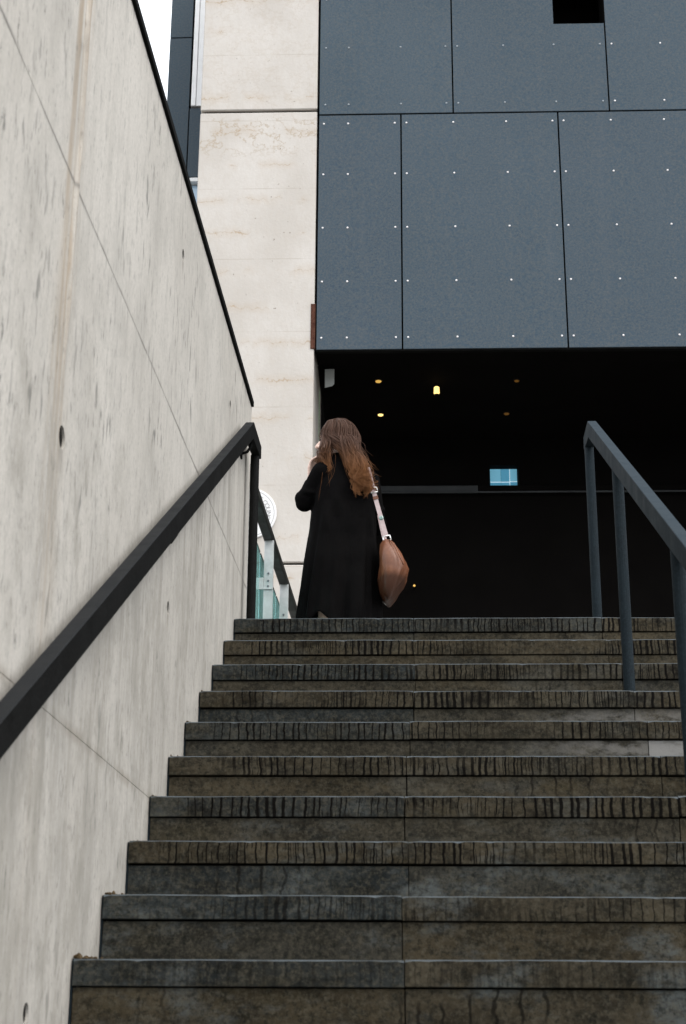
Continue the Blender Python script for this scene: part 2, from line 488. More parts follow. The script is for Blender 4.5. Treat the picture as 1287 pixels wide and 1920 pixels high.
def add_tube(bm, pts, radii, seg=10, cap=True):
    """swept round tube through pts"""
    pts = [Vector(p) for p in pts]
    rings = []
    for i, p in enumerate(pts):
        a = pts[max(i-1, 0)]
        b = pts[min(i+1, len(pts)-1)]
        t = (b-a).normalized()
        ref = Vector((0, 1, 0)) if abs(t.y) < 0.9 else Vector((1, 0, 0))
        u = t.cross(ref).normalized()
        v = t.cross(u)
        r = radii[i] if isinstance(radii, (list, tuple)) else radii
        rings.append([bm.verts.new(p+(u*math.cos(k*2*PI/seg)+v*math.sin(k*2*PI/seg))*r) for k in range(seg)])
    for a, b in zip(rings, rings[1:]):
        for k in range(seg):
            bm.faces.new((a[k], a[(k+1) % seg], b[(k+1) % seg], b[k]))
    if cap:
        bm.faces.new(rings[0][::-1])
        bm.faces.new(rings[-1])
    return bm


def add_prism(bm, prof, axis_vec, origin=(0, 0, 0)):
    """extrude a closed 3D polygon along a vector"""
    o = Vector(origin)
    a = [bm.verts.new(Vector(p)+o) for p in prof]
    b = [bm.verts.new(Vector(p)+o+Vector(axis_vec)) for p in prof]
    bm.faces.new(a[::-1])
    bm.faces.new(b)
    n = len(prof)
    for k in range(n):
        bm.faces.new((a[k], a[(k+1) % n], b[(k+1) % n], b[k]))
    return bm


def add_lathe(bm, prof, centre, axis='Z', seg=20):
    """prof: list of (radius, height); axis through centre"""
    c = Vector(centre)
    rings = []
    for r, h in prof:
        ring = []
        for k in range(seg):
            a = 2*PI*k/seg
            d = {'Z': (r*math.cos(a), r*math.sin(a), h), 'Y': (r*math.cos(a), h, r*math.sin(a)), 'X': (h, r*math.cos(a), r*math.sin(a))}[axis]
            ring.append(bm.verts.new(c+Vector(d)))
        rings.append(ring)
    for a, b in zip(rings, rings[1:]):
        for k in range(seg):
            bm.faces.new((a[k], a[(k+1) % seg], b[(k+1) % seg], b[k]))
    bm.faces.new(rings[0][::-1])
    bm.faces.new(rings[-1])
    return bm


# ------------------------------------------------------------------ ground
H, T, NT = 0.17, 0.2925, 0.061
NSTEP = 24
SK = 0.0226
XR = 5.5
Y_END = -NSTEP*T
Z_LOW = -NSTEP*H
tag(box('street', M_STREET, None, -900, 900, -900, 900, Z_LOW-0.3, Z_LOW), kind='structure')
# raised terrace at the head of the stairs
bm = bmesh.new()
add_box(bm, -14, 14, 0.36, 40, Z_LOW+0.004, -0.004)
tag(build('terrace', bm, M_TERR), kind='structure')

# ------------------------------------------------------------------ staircase of stone slabs
stair = tag(empty('staircase'), kind='structure')
bm = bmesh.new()
for i in range(NSTEP):
    y0 = -i*T+0.055
    y1 = 0.36+0.0
    add_box(bm, 0.004, XR-0.01, y0, min(y0+T-0.001, 0.355) if i else 0.20, -(i+1)*H-0.4 if i < NSTEP-2 else Z_LOW+0.006, -i*H-NT-0.006, 0, SK)
build('core', bm, M_CORE, stair)


def nosing(x0, x1, y0, y1, z0, z1, rr):
    """slab whose front arris is weathered and chipped along its length"""
    bm = bmesh.new()
    n = 46
    chips = [(rr.uniform(x0, x1), rr.uniform(0.006, 0.016), rr.uniform(0.0012, 0.0045)) for _ in range(rr.randint(1, 4))]
    rows = []
    for q in range(n+1):
        x = x0+(x1-x0)*q/n
        e = 0.0030+0.0016*mnoise.noise(Vector((x*9, y0*5, 1.3)))+0.0008*mnoise.noise(Vector((x*40, y0*5, 2.3)))
        for cx_, cw_, ch_ in chips:
            e += ch_*max(0.0, 1-abs(x-cx_)/cw_)
        if q in (0, n):
            e += 0.003
        wv = 0.0012*mnoise.noise(Vector((x*3, y0*7, 4.1)))
        sx = SK*x
        rows.append([bm.verts.new(p) for p in ((x, y0+sx, z0+0.0015), (x, y0+sx, z1-e+wv), (x, y0+sx+e*0.9, z1+wv), (x, y1+sx, z1), (x, y1+sx, z0), (x, y0+sx+0.0015, z0))])
    for a, b in zip(rows, rows[1:]):
        for k in range(6):
            bm.faces.new((a[k], a[(k+1) % 6], b[(k+1) % 6], b[k]))
    bm.faces.new(rows[0])
    bm.faces.new(rows[-1][::-1])
    return bm


JX = [0.0, 0.772, 1.562, 2.35, 3.14, 3.93, 4.72, XR]
rs = random.Random(11)
for i in range(NSTEP):
    for k in range(len(JX)-1):
        j0 = rs.uniform(-0.004, 0.004)
        g0, g1 = rs.uniform(0.0005, 0.002), rs.uniform(0.0005, 0.002)
        x0 = JX[k]+0.006 if k == 0 else prev_x+g0
        prev_x = JX[k+1]+rs.uniform(-0.012, 0.012)
        x1 = prev_x-g1
        dy, dz = rs.uniform(-0.003, 0.003), rs.uniform(-0.0018, 0.0018)
        bev = 0.0035 if i < 13 else 0
        if i < 12 and k < 4:
            bm = nosing(x0, x1, -i*T+dy, -i*T+T+0.03 if i else 0.355, -i*H-NT+dz, -i*H+dz, rs)
            o = build('tread_slab', bm, M_TREAD, stair)
        else:
            o = box('tread_slab', M_TREAD, stair, x0, x1, -i*T+dy, -i*T+T+0.03 if i else 0.355, -i*H-NT+dz, -i*H+dz, bev, SK)
        tint = rs.uniform(0.7, 1.0) if (k == 0 and i in (0, 2, 4, 6, 8, 9)) or (k == 1 and i == 0) else rs.uniform(0.0, 0.35)
        o.color = (tint, tint, tint, 1)
        dy = rs.uniform(-0.002, 0.002)
        pale = (i == 4 and k == 2)
        o = box('riser_slab', M_RISERP if pale else M_RISER, stair, x0, x1, -i*T+0.008+dy, -i*T+0.050+dy,
                -(i+1)*H+0.003, -i*H-NT-0.004, 0.0015 if i < 13 else 0, SK)
        tint = rs.uniform(0.75, 1.0) if k == 0 and i in (3, 7) else rs.uniform(0.0, 0.6)
        o.color = (tint, tint, tint, 1)
        if pale:
            o['label'] = 'pale whitish riser stone'
        # a slim dark bedding strip recessed between nosing and riser
# grey mastic strips between the slab ends and the wall
for i in range(NSTEP):
    if i < 12:
        box('mastic_strip', M_RAILR, stair, 0.0015, 0.0052, -i*T+0.006, -i*T+0.05, -(i+1)*H+0.004, -i*H-0.002, 0, SK)

# crumbs of dirt and dead moss where the slabs meet the wall
bm = bmesh.new()
for i in range(3, 12):
    big = i in (8, 9)
    for q in range(26 if big else 7):
        cx_ = abs(rs.gauss(0, 0.035 if big else 0.012))+0.004
        c = Vector((cx_, -i*T+rs.uniform(0.004, 0.06)+SK*cx_, -i*H+rs.uniform(0, 0.006)*math.exp(-cx_/0.05)))
        r = rs.uniform(0.002, 0.006)*(1.4 if big else 0.8)
        m3 = Matrix.Translation(c) @ Matrix.Rotation(rs.uniform(0, 6), 4, 'Z') @ Matrix.Diagonal((r*rs.uniform(0.6, 1.6), r, r*rs.uniform(0.5, 1.1), 1))
        bmesh.ops.create_icosphere(bm, subdivisions=1, radius=1.0, matrix=m3)
M_DIRT = mat_plain('dirt_crumbs', (0.045, 0.030, 0.016), (0.11, 0.08, 0.045), 60, 0.95, 0.05)
tag(build('dirt', bm, M_DIRT), 'brown crumbs of dirt and dead moss along the slab ends by the wall', 'dirt', kind='stuff')

# ------------------------------------------------------------------ cast concrete wall on the left
WALL_END = 0.42
wall = empty('concrete_wall', (0, -3, Z_LOW))
WP = Vector((0, 3, -Z_LOW))           # world -> local offset
tag(wall, 'long pale board-streaked concrete wall rising along the left side of the stairs', 'wall')


def wpart(o):
    o.parent = wall
    o.location = WP
    return o


ZJ = [Z_LOW+0.006, -2.30, -1.026, 0.255, 1.155]
YJ = [-9.0, -3.083, 0.092, WALL_END]
holes = [(-3.050, -0.39), (-1.575, -0.39), (-1.59, 0.88), (-0.31, 0.858), (-3.01, -1.66), (-4.5, 0.88), (-4.5, -0.39), (-4.5, -1.66)]
cup = bmesh.new()
for hy, hz in holes:
    hk = 1.45 if hz == -0.39 and hy < -3 else 1.15
    add_lathe(cup, [(0.012*hk, -0.075), (0.018*hk, -0.02), (0.0215*hk, 0.03)], (0, hy, hz), 'X', 18)
cutter = build('cup_cutter', cup, None)
dg = bpy.context.evaluated_depsgraph_get()
for a in range(len(YJ)-1):
    for b in range(len(ZJ)-1):
        bm = bmesh.new()
        g = 0.0003
        add_box(bm, -0.25, 0, YJ[a]+g, YJ[a+1]-g, ZJ[b]+g, ZJ[b+1]-g, 0.0008)
        o = build('wall_panel', bm, M_WALL)
        md = o.modifiers.new('holes', 'BOOLEAN')
        md.operation = 'DIFFERENCE'
        md.solver = 'EXACT'
        md.object = cutter
        dg.update()
        ev = o.evaluated_get(bpy.context.evaluated_depsgraph_get())
        me = bpy.data.meshes.new_from_object(ev)
        o.modifiers.clear()
        o.data = me
        wpart(o)
bpy.data.objects.remove(cutter)
# plugs deep in the tie holes
for hy, hz in holes:
    bm = bmesh.new()
    add_lathe(bm, [(0.0125, -0.0745), (0.0125, -0.045)], (0, hy, hz), 'X', 12)
    wpart(build('tie_plug', bm, M_JOINT))
# dark body behind the joints
wpart(box('wall_core', M_JOINT, None, -0.24, -0.006, -8.99, WALL_END-0.006, Z_LOW+0.01, 1.14))
# vertical cast fin where two shutters met (slightly crooked)
bm = bmesh.new()
prev = None
for k in range(18):
    z = 1.15-k*0.086
    yy = -3.085+0.006*math.sin(k*0.9)+0.004*math.sin(k*2.3)
    tp = min(1.0, (17-k)/3+0.02)
    wd = (0.016+0.004*math.sin(k*1.7))*(0.3+0.7*tp)
    pr = [bm.verts.new(p) for p in ((-0.002, yy-wd, z), (-0.0015+0.0095*tp, yy-wd*0.35, z), (-0.0015+0.0095*tp, yy+wd*0.35, z), (-0.002, yy+wd, z))]
    if prev:
        for q in range(3):
            bm.faces.new((prev[q], prev[q+1], pr[q+1], pr[q]))
    prev = pr
wpart(build('cast_fin', bm, M_WALL))
# thin metal coping
bm = bmesh.new()
add_prism(bm, [(-0.262, -9.0, 1.157), (0.010, -9.0, 1.157), (0.010, -9.0, 1.153), (0.007, -9.0, 1.153), (0.007, -9.0, 1.156)][::-1], (0, WALL_END+9.0, 0)) if False else None
add_box(bm, -0.265, 0.011, -9.02, WALL_END-0.005, 1.158, 1.186, 0.002)
wpart(build('coping', bm, M_COPING))


# ------------------------------------------------------------------ handrails
def rail_bar(pts, x0, x1, hgt):
    """bar of rectangular section following (y, z) points of its top edge"""
    bm = bmesh.new()
    n = len(pts)
    rings = []
    for i, (y, z) in enumerate(pts):
        rings.append([bm.verts.new(p) for p in ((x0, y, z), (x1, y, z), (x1, y, z-hgt[i]), (x0, y, z-hgt[i]))])
    for a, b in zip(rings, rings[1:]):
        for k in range(4):
            bm.faces.new((a[k], a[(k+1) % 4], b[(k+1) % 4], b[k]))
    bm.faces.new(rings[0])
    bm.faces.new(rings[-1][::-1])
    es = [e for e in bm.edges]
    bmesh.ops.bevel(bm, geom=es, offset=0.002, segments=1, affect='EDGES', profile=0.5)
    return bm


SL = H/T
LOWY = -6.6
hl = tag(empty('handrail', (0.045, 0.2, 0)), 'black flat handrail running up beside the left concrete wall', 'handrail', 'handrails of the stairs')
off = -Vector((0.045, 0.2, 0))


def hpart(o, root):
    o.parent = root
    o.location = -root.location
    return o


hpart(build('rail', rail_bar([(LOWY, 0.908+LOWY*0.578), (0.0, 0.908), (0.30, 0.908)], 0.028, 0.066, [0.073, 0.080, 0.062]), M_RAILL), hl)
bm = bmesh.new()
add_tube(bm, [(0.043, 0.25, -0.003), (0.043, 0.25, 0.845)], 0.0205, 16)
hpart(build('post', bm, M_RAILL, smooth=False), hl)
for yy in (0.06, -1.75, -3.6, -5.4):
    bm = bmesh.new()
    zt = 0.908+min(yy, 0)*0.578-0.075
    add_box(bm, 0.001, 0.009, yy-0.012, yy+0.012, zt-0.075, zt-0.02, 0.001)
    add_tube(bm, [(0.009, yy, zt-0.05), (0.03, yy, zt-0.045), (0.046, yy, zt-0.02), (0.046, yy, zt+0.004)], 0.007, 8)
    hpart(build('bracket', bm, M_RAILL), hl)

hr = tag(empty('handrail', (1.565, 0.2, 0)), 'grey-blue weathered handrail standing on thin posts at the right of the stairs', 'handrail', 'handrails of the stairs')
hpart(build('rail', rail_bar([(LOWY, 0.886+LOWY*0.578), (0.0, 0.886), (0.20, 0.886)], 1.545, 1.583, [0.072, 0.078, 0.060]), M_RAILR), hr)
for (py, zb) in ((0.16, -0.002), (-0.78, -2*H-0.172), (-2.02, -7*H+0.0)):
    top = 0.886+min(py, 0)*0.578-0.063
    if py < 0:
        step = math.ceil(-py/T-1e-6)
        zb = -step*H-0.003
        top -= 0.012
    bm = bmesh.new()
    add_tube(bm, [(1.564, py, zb), (1.564, py, top)], 0.021, 16)
    hpart(build('post', bm, M_RAILR), hr)
for py in (-3.3, -4.6, -5.9):
    step = math.ceil(-py/T-1e-6)
    bm = bmesh.new()
    add_tube(bm, [(1.564, py, -step*H-0.003), (1.564, py, 0.886+py*0.578-0.075)], 0.021, 16)
    hpart(build('post', bm, M_RAILR), hr)

# ------------------------------------------------------------------ glass balustrade along the landing
bal = tag(empty('glass_balustrade', (-0.05, 2.4, 0)), 'glass balustrade with flat steel posts and dark top rail behind the left handrail post', 'balustrade')


def bpart(o):
    return hpart(o, bal)


bm = bmesh.new()
add_box(bm, -0.076, -0.022, 0.62, 3.86, 0.905, 0.950, 0.005)
bpart(build('top_rail', bm, M_BALRAIL))
for py in (0.83, 1.70, 2.56, 3.42):
    bm = bmesh.new()
    add_box(bm, -0.070, -0.018, py-0.006, py+0.006, -0.003, 0.906, 0.0015)
    post = build('post', bm, M_STEEL)
    bpart(post)
    for zc in (0.66, 0.16):
        bm = bmesh.new()
        add_box(bm, -0.135, -0.0705, py-0.010, py+0.004, zc-0.03, zc+0.03, 0.0015)
        add_box(bm, -0.135, -0.020, py-0.014, py-0.0065, zc-0.038, zc-0.0305, 0.001)
        br = build('clamp', bm, M_STEEL)
        br.parent = post
        for dz in (0.055, 0.012, -0.018):
            bm = bmesh.new()
            add_lathe(bm, [(0.0, -0.007), (0.005, -0.006), (0.0062, -0.003), (0.0062, 0.0)], (-0.045, py-0.0063, zc+dz), 'Y', 10)
            b2 = build('bolt', bm, M_BOLT)
            b2.parent = post
for ya, yb in ((0.85, 1.68), (1.72, 2.54), (2.58, 3.40)):
    bm = bmesh.new()
    add_box(bm, -0.104, -0.092, ya, yb, 0.05, 0.83, 0.001)
    bpart(build('glass_panel', bm, M_GLASS))
    bm = bmesh.new()
    add_box(bm, -0.1055, -0.0905, ya, yb, 0.8315, 0.839)
    bpart(build('glass_edge_trim', bm, M_BALRAIL))

# ------------------------------------------------------------------ building: pillar, cladding, recess
RZ = R(1.45)
FY = 4.0
pil = tag(empty('concrete_pillar', (0.0, FY, 0), RZ), 'tall pale concrete pillar with brown board-line stains left of the grey cladding', 'pillar')
for z0, z1 in ((0.0, 1.475), (1.493, 5.202), (5.226, 9.2)):
    bm = bmesh.new()
    add_box(bm, -0.925, -0.004, 0.0, 1.1, z0, z1, 0.007)
    build('pillar_block', bm, M_PIL, pil)
bm = bmesh.new()
add_box(bm, -0.90, -0.03, 0.03, 1.07, 0.01, 9.15)
build('joint_core', bm, M_JOINT, pil)
bm = bmesh.new()
add_box(bm, -0.030, -0.004, -0.006, -0.0005, 3.15, 3.52, 0.001)
add_box(bm, -0.0035, 0.004, -0.006, 0.03, 3.15, 3.52, 0.001)
tag(build('steel_angle', bm, M_RUST, pil), 'rusty brown corner angle')

bld = tag(empty('clad_building', (0.0, FY, 0), RZ), 'dark blue-grey panel clad building overhanging the black entrance recess', 'building')
Z0F, Z1F = 3.145, 5.170
PTH = 0.012
screw_me = {}


def screw_mesh(mat):
    if mat.name not in screw_me:
        bm = bmesh.new()
        add_lathe(bm, [(0.0078, 0.001), (0.0078, -0.0015), (0.0055, -0.004), (0.002, -0.0048)], (0, 0, 0), 'Y', 10)
        bmesh.ops.recalc_face_normals(bm, faces=bm.faces)
        me = bpy.data.meshes.new('screw')
        bm.to_mesh(me)
        bm.free()
        me.materials.append(mat)
        screw_me[mat.name] = me
    return screw_me[mat.name]


def panel(x0, x1, z0, z1, cols, rows, bright=True, cut=None):
    bm = bmesh.new()
    if cut:
        cx0, cz0, cz1 = cut
        prof = [(x0, 0, z0), (x1, 0, z0), (x1, 0, cz0), (cx0, 0, cz0), (cx0, 0, cz1), (x1, 0, cz1), (x1, 0, z1), (x0, 0, z1)]
        add_prism(bm, prof, (0, PTH, 0))
    else:
        add_box(bm, x0, x1, 0, PTH, z0, z1, 0.0012)
    p = build('cladding_panel', bm, M_PANEL, bld)
    for cxx in cols:
        for rz_ in rows:
            if cut and cxx > cut[0]-0.02 and cut[1]-0.03 < rz_ < cut[2]+0.03:
                continue
            s = bpy.data.objects.new('screw', screw_mesh(M_SCREW if bright else M_SCREWD))
            COL.objects.link(s)
            s.parent = p
            s.location = (cxx, -0.0002, rz_)


ROWL = [5.088, 4.634, 4.166, 3.707, 3.240]
GAP = 0.006
panel(0.014, 0.654-GAP, Z0F, Z1F-0.007, [0.05, 0.24, 0.605], ROWL)
xs = 0.654
for k in range(6):
    panel(xs+GAP, xs+1.224-GAP, Z0F, Z1F-0.007, [xs+0.042, xs+0.408, xs+0.82, xs+1.18], ROWL)
    xs += 1.224
ROWU = [5.262, 5.790, 6.25, 6.71, 7.11]
panel(0.014, 1.064-GAP, Z1F+0.007, 7.19, [0.06, 0.243, 0.655, 1.012], ROWU, False)
panel(1.064+GAP, 2.282-GAP, Z1F+0.007, 7.19, [1.105, 1.47, 1.87, 2.235], ROWU, False, (1.876, 5.985, 6.6))
xs = 2.282
for k in range(5):
    panel(xs+GAP, xs+1.224-GAP, Z1F+0.007, 7.19, [xs+0.046, xs+0.43, xs+0.82, xs+1.18], ROWU)
    xs += 1.224
ROWT = [7.28, 7.8, 8.3, 8.8]
xs = 0.014
for k in range(7):
    panel(xs+GAP, xs+1.224-GAP, 7.204, 9.15, [xs+0.046, xs+0.43, xs+0.82, xs+1.18], ROWT)
    xs += 1.224
BX1 = 8.0
# backing behind the panels, with a real recess behind the square opening
bm = bmesh.new()
add_box(bm, 0.006, 1.87, 0.06, 0.30, 3.16, 9.14)
add_box(bm, 1.872, 2.288, 0.06, 0.30, 3.16, 5.98)
add_box(bm, 1.872, 2.288, 0.06, 0.30, 6.605, 9.14)
add_box(bm, 2.29, BX1, 0.06, 0.30, 3.16, 9.14)
add_box(bm, 1.86, 2.30, 0.62, 0.64, 5.9, 6.7)
add_box(bm, 0.006, BX1, 0.302, 8.0, 6.9, 9.1)
add_box(bm, 0.006, BX1, 0.65, 8.0, 3.262, 6.88)
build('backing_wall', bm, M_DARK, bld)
bm = bmesh.new()
add_box(bm, -1.0, BX1+0.05, -0.03, 8.05, 9.16, 9.24)
build('roof', bm, M_COPING, bld)
# entrance recess
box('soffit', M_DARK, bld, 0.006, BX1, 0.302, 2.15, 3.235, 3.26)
box('fascia_trim', M_COPING, bld, 0.010, BX1, 0.0135, 0.058, 3.135, 3.150, 0.002)
bm = bmesh.new()
WX0, WX1, WZ0, WZ1 = 1.409, 1.654, 2.786, 2.986
RYB = 2.02
add_box(bm, 0.0, WX0, RYB, RYB+0.12, 0.0, 3.232)
add_box(bm, WX1, BX1, RYB, RYB+0.12, 0.0, 3.232)
add_box(bm, WX0, WX1, RYB, RYB+0.12, 0.0, WZ0)
add_box(bm, WX0, WX1, RYB, RYB+0.12, WZ1, 3.232)
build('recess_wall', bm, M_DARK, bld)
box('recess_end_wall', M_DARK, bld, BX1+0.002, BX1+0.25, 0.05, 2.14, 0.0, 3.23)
box('transom', M_TRANS, bld, 0.02, 1.30, RYB-0.06, RYB-0.002, 2.728, 2.782, 0.004)
box('transom', M_DARK, bld, 1.304, BX1-0.01, RYB-0.06, RYB-0.002, 2.728, 2.782, 0.004)  # dim end of the same beam, its fading light done as a darker material
box('transom_lip', M_TRANS, bld, 0.02, BX1-0.02, RYB-0.075, RYB-0.061, 2.710, 2.724, 0.002)
box('glass_fin', M_FIN, bld, 0.036, 0.0385, 0.075, 0.088, 2.2, 2.86, 0.0)
# the small window; its sky-blue panes and bars glow in place of reflected daylight
win = box('window', M_COPING, bld, WX0+0.001, WX1-0.001, RYB+0.10, RYB+0.118, WZ0+0.001, WZ1-0.001)
cw = [(0.0, 0.40, 0.0, 0.10, M_PANE2), (0.0, 0.40, 0.12, 0.38, M_PANE2), (0.0, 0.40, 0.41, 1.0, M_PANE1),
      (0.405, 0.70, 0.12, 0.38, M_PANE2), (0.405, 0.70, 0.41, 1.0, M_PANE2), (0.725, 0.97, 0.15, 0.40, M_PANE2), (0.725, 0.97, 0.43, 1.0, M_PANE1)]
ww, wh = WX1-WX0, WZ1-WZ0
for a, b, c, d, mt in cw[1:]:
    box('pane', mt, win, WX0+a*ww+0.001, WX0+b*ww, RYB+0.092, RYB+0.0995, WZ0+c*wh, WZ0+d*wh-0.001)
for a, b, c, d in ((0.702, 0.723, 0.02, 0.99), (0.01, 0.40, 0.383, 0.407), (0.405, 0.70, 0.383, 0.407), (0.725, 0.97, 0.403, 0.427), (0.01, 0.70, 0.07, 0.115), (0.725, 0.97, 0.07, 0.145)):
    box('glazing_bar', M_FRAMEB, win, WX0+a*ww, WX0+b*ww, RYB+0.088, RYB+0.0995, WZ0+c*wh, WZ0+d*wh)


def downlight(x, y, mat, label, r=0.027):
    t = tag(empty('ceiling_light', (0, 0, 0)), label, 'ceiling light', 'ceiling lights under the overhang')
    t.location = Matrix.Rotation(RZ, 3, 'Z') @ Vector((x, y, 3.235)) + Vector((0, FY, 0))
    bm = bmesh.new()
    add_lathe(bm, [(r*1.25, 0.0), (r*1.25, -0.006), (r, -0.012)], (0, 0, 0), 'Z', 16)
    build('trim_ring', bm, M_COPING, t)
    bm = bmesh.new()
    add_lathe(bm, [(r*0.9, -0.0125), (r*0.8, -0.018), (r*0.35, -0.021)], (0, 0, 0), 'Z', 16)
    build('lamp_lens', bm, mat, t)


downlight(0.466, 0.76, M_LAMP, 'yellow ceiling light near the pillar, the upper of the left two')
downlight(0.476, 1.444, M_LAMP2, 'brightest flat warm ceiling light just above the woman', 0.026)
downlight(1.556, 0.773, M_LAMPD, 'dim amber ceiling light near the middle of the dark recess', 0.022)
downlight(1.521, 1.441, M_LAMPD, 'barely glowing ceiling light above the blue window', 0.026)
# small hanging lantern
lan = tag(empty('pendant_lamp', (0.905, 4.86, 3.235)), 'small glowing yellow lantern hanging under the overhang', 'lamp')
bm = bmesh.new()
add_tube(bm, [(0, 0, 0.0), (0, 0, -0.03)], 0.006, 8)
build('stem', bm, M_COPING, lan)
bm = bmesh.new()
add_lathe(bm, [(0.012, -0.03), (0.021, -0.036), (0.023, -0.085), (0.017, -0.095)], (0, 0, 0), 'Z', 14)
build('lantern_glass', bm, M_LAMP2, lan)
bm = bmesh.new()
add_lathe(bm, [(0.010, -0.0955), (0.019, -0.096), (0.012, -0.104)], (0, 0, 0), 'Z', 14)
build('lantern_cap', bm, M_COPING, lan)
# small glow added low in the dark wall, in place of a reflection
sp = tag(empty('reflected_light', (0.70, 5.92, 1.875)), 'tiny warm glow low in the dark wall beside the brown bag, standing in for a reflection', 'reflected light')
bm = bmesh.new()
add_lathe(bm, [(0.016, 0.07), (0.016, 0.0), (0.012, -0.004)], (0, 0, 0), 'Y', 12)
build('reflection_rim', bm, M_COPING, sp)
bm = bmesh.new()
add_lathe(bm, [(0.010, -0.0042), (0.008, -0.010)], (0, 0, 0), 'Y', 12)
build('lamp_lens', bm, M_LAMP, sp)
# pale plate in the corner of the recess
pp = tag(empty('hanging_sign', (0.079, 4.5, 3.06)), 'blank pale plate hanging under the overhang in the corner by the pillar', 'sign')
bm = bmesh.new()
add_prism(bm, [(-0.036, 0, 0.0), (0.02, 0, 0.012), (0.036, 0, 0.03), (0.036, 0, 0.152), (-0.036, 0, 0.152)], (0, 0.012, 0))
build('plate', bm, M_PLATE, pp)
bm = bmesh.new()
for xx in (-0.02, 0.02):
    add_tube(bm, [(xx, 0.006, 0.152), (xx, 0.006, 0.176)], 0.003, 6)
build('hanger', bm, M_COPING, pp)

# ------------------------------------------------------------------ round plaque on the pillar
pq = tag(empty('round_plaque', (-0.443*math.cos(RZ), FY-0.443*math.sin(RZ)-0.001, 1.857), RZ), 'round white plaque with faint grey lettering on the pillar behind the balustrade', 'plaque')
bm = bmesh.new()
add_lathe(bm, [(0.19, 0.0), (0.19, -0.010), (0.186, -0.014)], (0, 0, 0), 'Y', 56)
build('disc', bm, M_PLAQUE, pq)
bm = bmesh.new()
for k in range(56):
    a0, a1 = 2*PI*k/56, 2*PI*(k+1)/56
    q = [bm.verts.new((r*math.cos(a), y, r*math.sin(a))) for r, a, y in ((0.170, a0, -0.0152), (0.170, a1, -0.0152), (0.1735, a1, -0.0152), (0.1735, a0, -0.0152))]
    bm.faces.new(q)
build('ring_line', bm, M_INK, pq)
for ch, ang in (('G', 56), ('C', 38), ('O', 25), ('U', 12), ('N', -2), ('C', -15), ('I', -25), ('L', -34)):
    cu = bpy.data.curves.new('letter', 'FONT')
    cu.body = ch
    cu.size = 0.046
    cu.extrude = 0.0006
    cu.align_x = 'CENTER'
    tmp = bpy.data.objects.new('letter_src', cu)
    COL.objects.link(tmp)
    me = bpy.data.meshes.new_from_object(tmp.evaluated_get(bpy.context.evaluated_depsgraph_get()))
    bpy.data.objects.remove(tmp)
    me.materials.clear()
    o = link('letter', me, M_INK, pq)
    a = R(ang)
    o.rotation_euler = (R(90), a*-1+R(90), 0)
    o.matrix_local = (Matrix.Translation((0.118*math.cos(a), -0.0152, 0.118*math.sin(a)))
                      @ Matrix.Rotation(-(a-R(90)), 4, 'Y') @ Matrix.Rotation(R(90), 4, 'X'))

# ------------------------------------------------------------------ the wing set back on the left
wing = tag(empty('rear_wing', (-1.6, 7.0, 0), 0), 'set-back dark panel wing with white window strips seen left of the pillar', 'building')


def gpart(o):
    return hpart(o, wing)


def wpanel(x0, x1, z0, z1):
    gpart(box('cladding_panel', M_PANEL, None, x0, x1, 7.0, 7.012, z0, z1, 0.0012))


wpanel(-1.800, -1.571, 8.164, 10.2)
wpanel(-1.800, -1.571, 4.2, 8.150)
wpanel(-1.559, -0.30, 6.495, 7.295)
wpanel(-1.559, -0.30, 4.2, 5.3)
gpart(box('wing_core', M_DARK, None, -1.795, 0.3, 7.05, 11.0, 0.0, 10.2))
gpart(box('wing_side', M_PANEL, None, -1.80, -1.796, 7.02, 11.0, 0.0, 10.2))
wf = gpart(box('window_frame', M_WHITE, None, -1.548, -1.500, 6.985, 7.045, 7.318, 10.1, 0.003))
gpart(box('white_panel', M_WHITE, None, -1.4965, -0.30, 6.99, 7.045, 7.318, 10.1, 0.003))
gpart(box('window_sill', M_WHITE, None, -1.559, -0.30, 6.95, 7.045, 6.412, 6.455, 0.004))
wn = gpart(box('window', M_WGLASS, None, -1.559, -0.30, 7.02, 7.045, 5.32, 6.405))
# ------------------------------------------------------------------ the woman at the head of the stairs
M_SKIN = mat_plain('skin', (0.70, 0.50, 0.41), (0.78, 0.57, 0.47), 9, 0.5, 0.35, 0, 0.03)


def mat_coat():
    m = NM('black_wool', 0.95, 0.03)
    nz = m.noise(m.pos((1, 1, 1)), 7, 5, 0.6)
    weave = m.noise(m.pos((1, 1, 1)), 260, 2, 0.6)
    col = m.mix(m.ramp(nz, 0.3, 0.7), (0.0024, 0.0022, 0.0023), (0.0040, 0.0037, 0.0037))
    col = m.mix(m.ramp(weave, 0.45, 0.75, 0, 0.6), col, (0.0085, 0.0076, 0.0073))
    m.color(col)
    m.bump(weave, 0.3, 0.002)
    return m.m


def mat_hair():
    m = NM('brown_hair', 0.5, 0.16)
    x, y, z = m.xyz()
    nz = m.noise(m.pos((120, 120, 6)), 1.0, 3, 0.6)
    nz2 = m.noise(m.pos((18, 18, 7), (2, 0, 1)), 1.0, 3, 0.6)
    ends = m.ramp(m.math('ADD', z, m.math('MULTIPLY', m.math('SUBTRACT', nz2, 0.5), 0.16)), 1.46, 1.24, 0, 1)
    dark = m.mix(nz, (0.040, 0.020, 0.013), (0.098, 0.050, 0.032))
    lite = m.mix(nz, (0.085, 0.033, 0.012), (0.25, 0.108, 0.040))
    m.color(m.mix(ends, dark, lite))
    return m.m


M_COAT, M_HAIR = mat_coat(), mat_hair()
M_SHOE = mat_plain('black_leather', (0.010, 0.010, 0.010), (0.016, 0.015, 0.015), 20, 0.4, 0.4)
M_EYE = mat_plain('dark_eye', (0.02, 0.014, 0.01), (0.03, 0.02, 0.015), 30, 0.2, 0.5)
M_LIP = mat_plain('lips', (0.45, 0.20, 0.17), (0.5, 0.24, 0.2), 30, 0.45, 0.4)
M_BAG = None


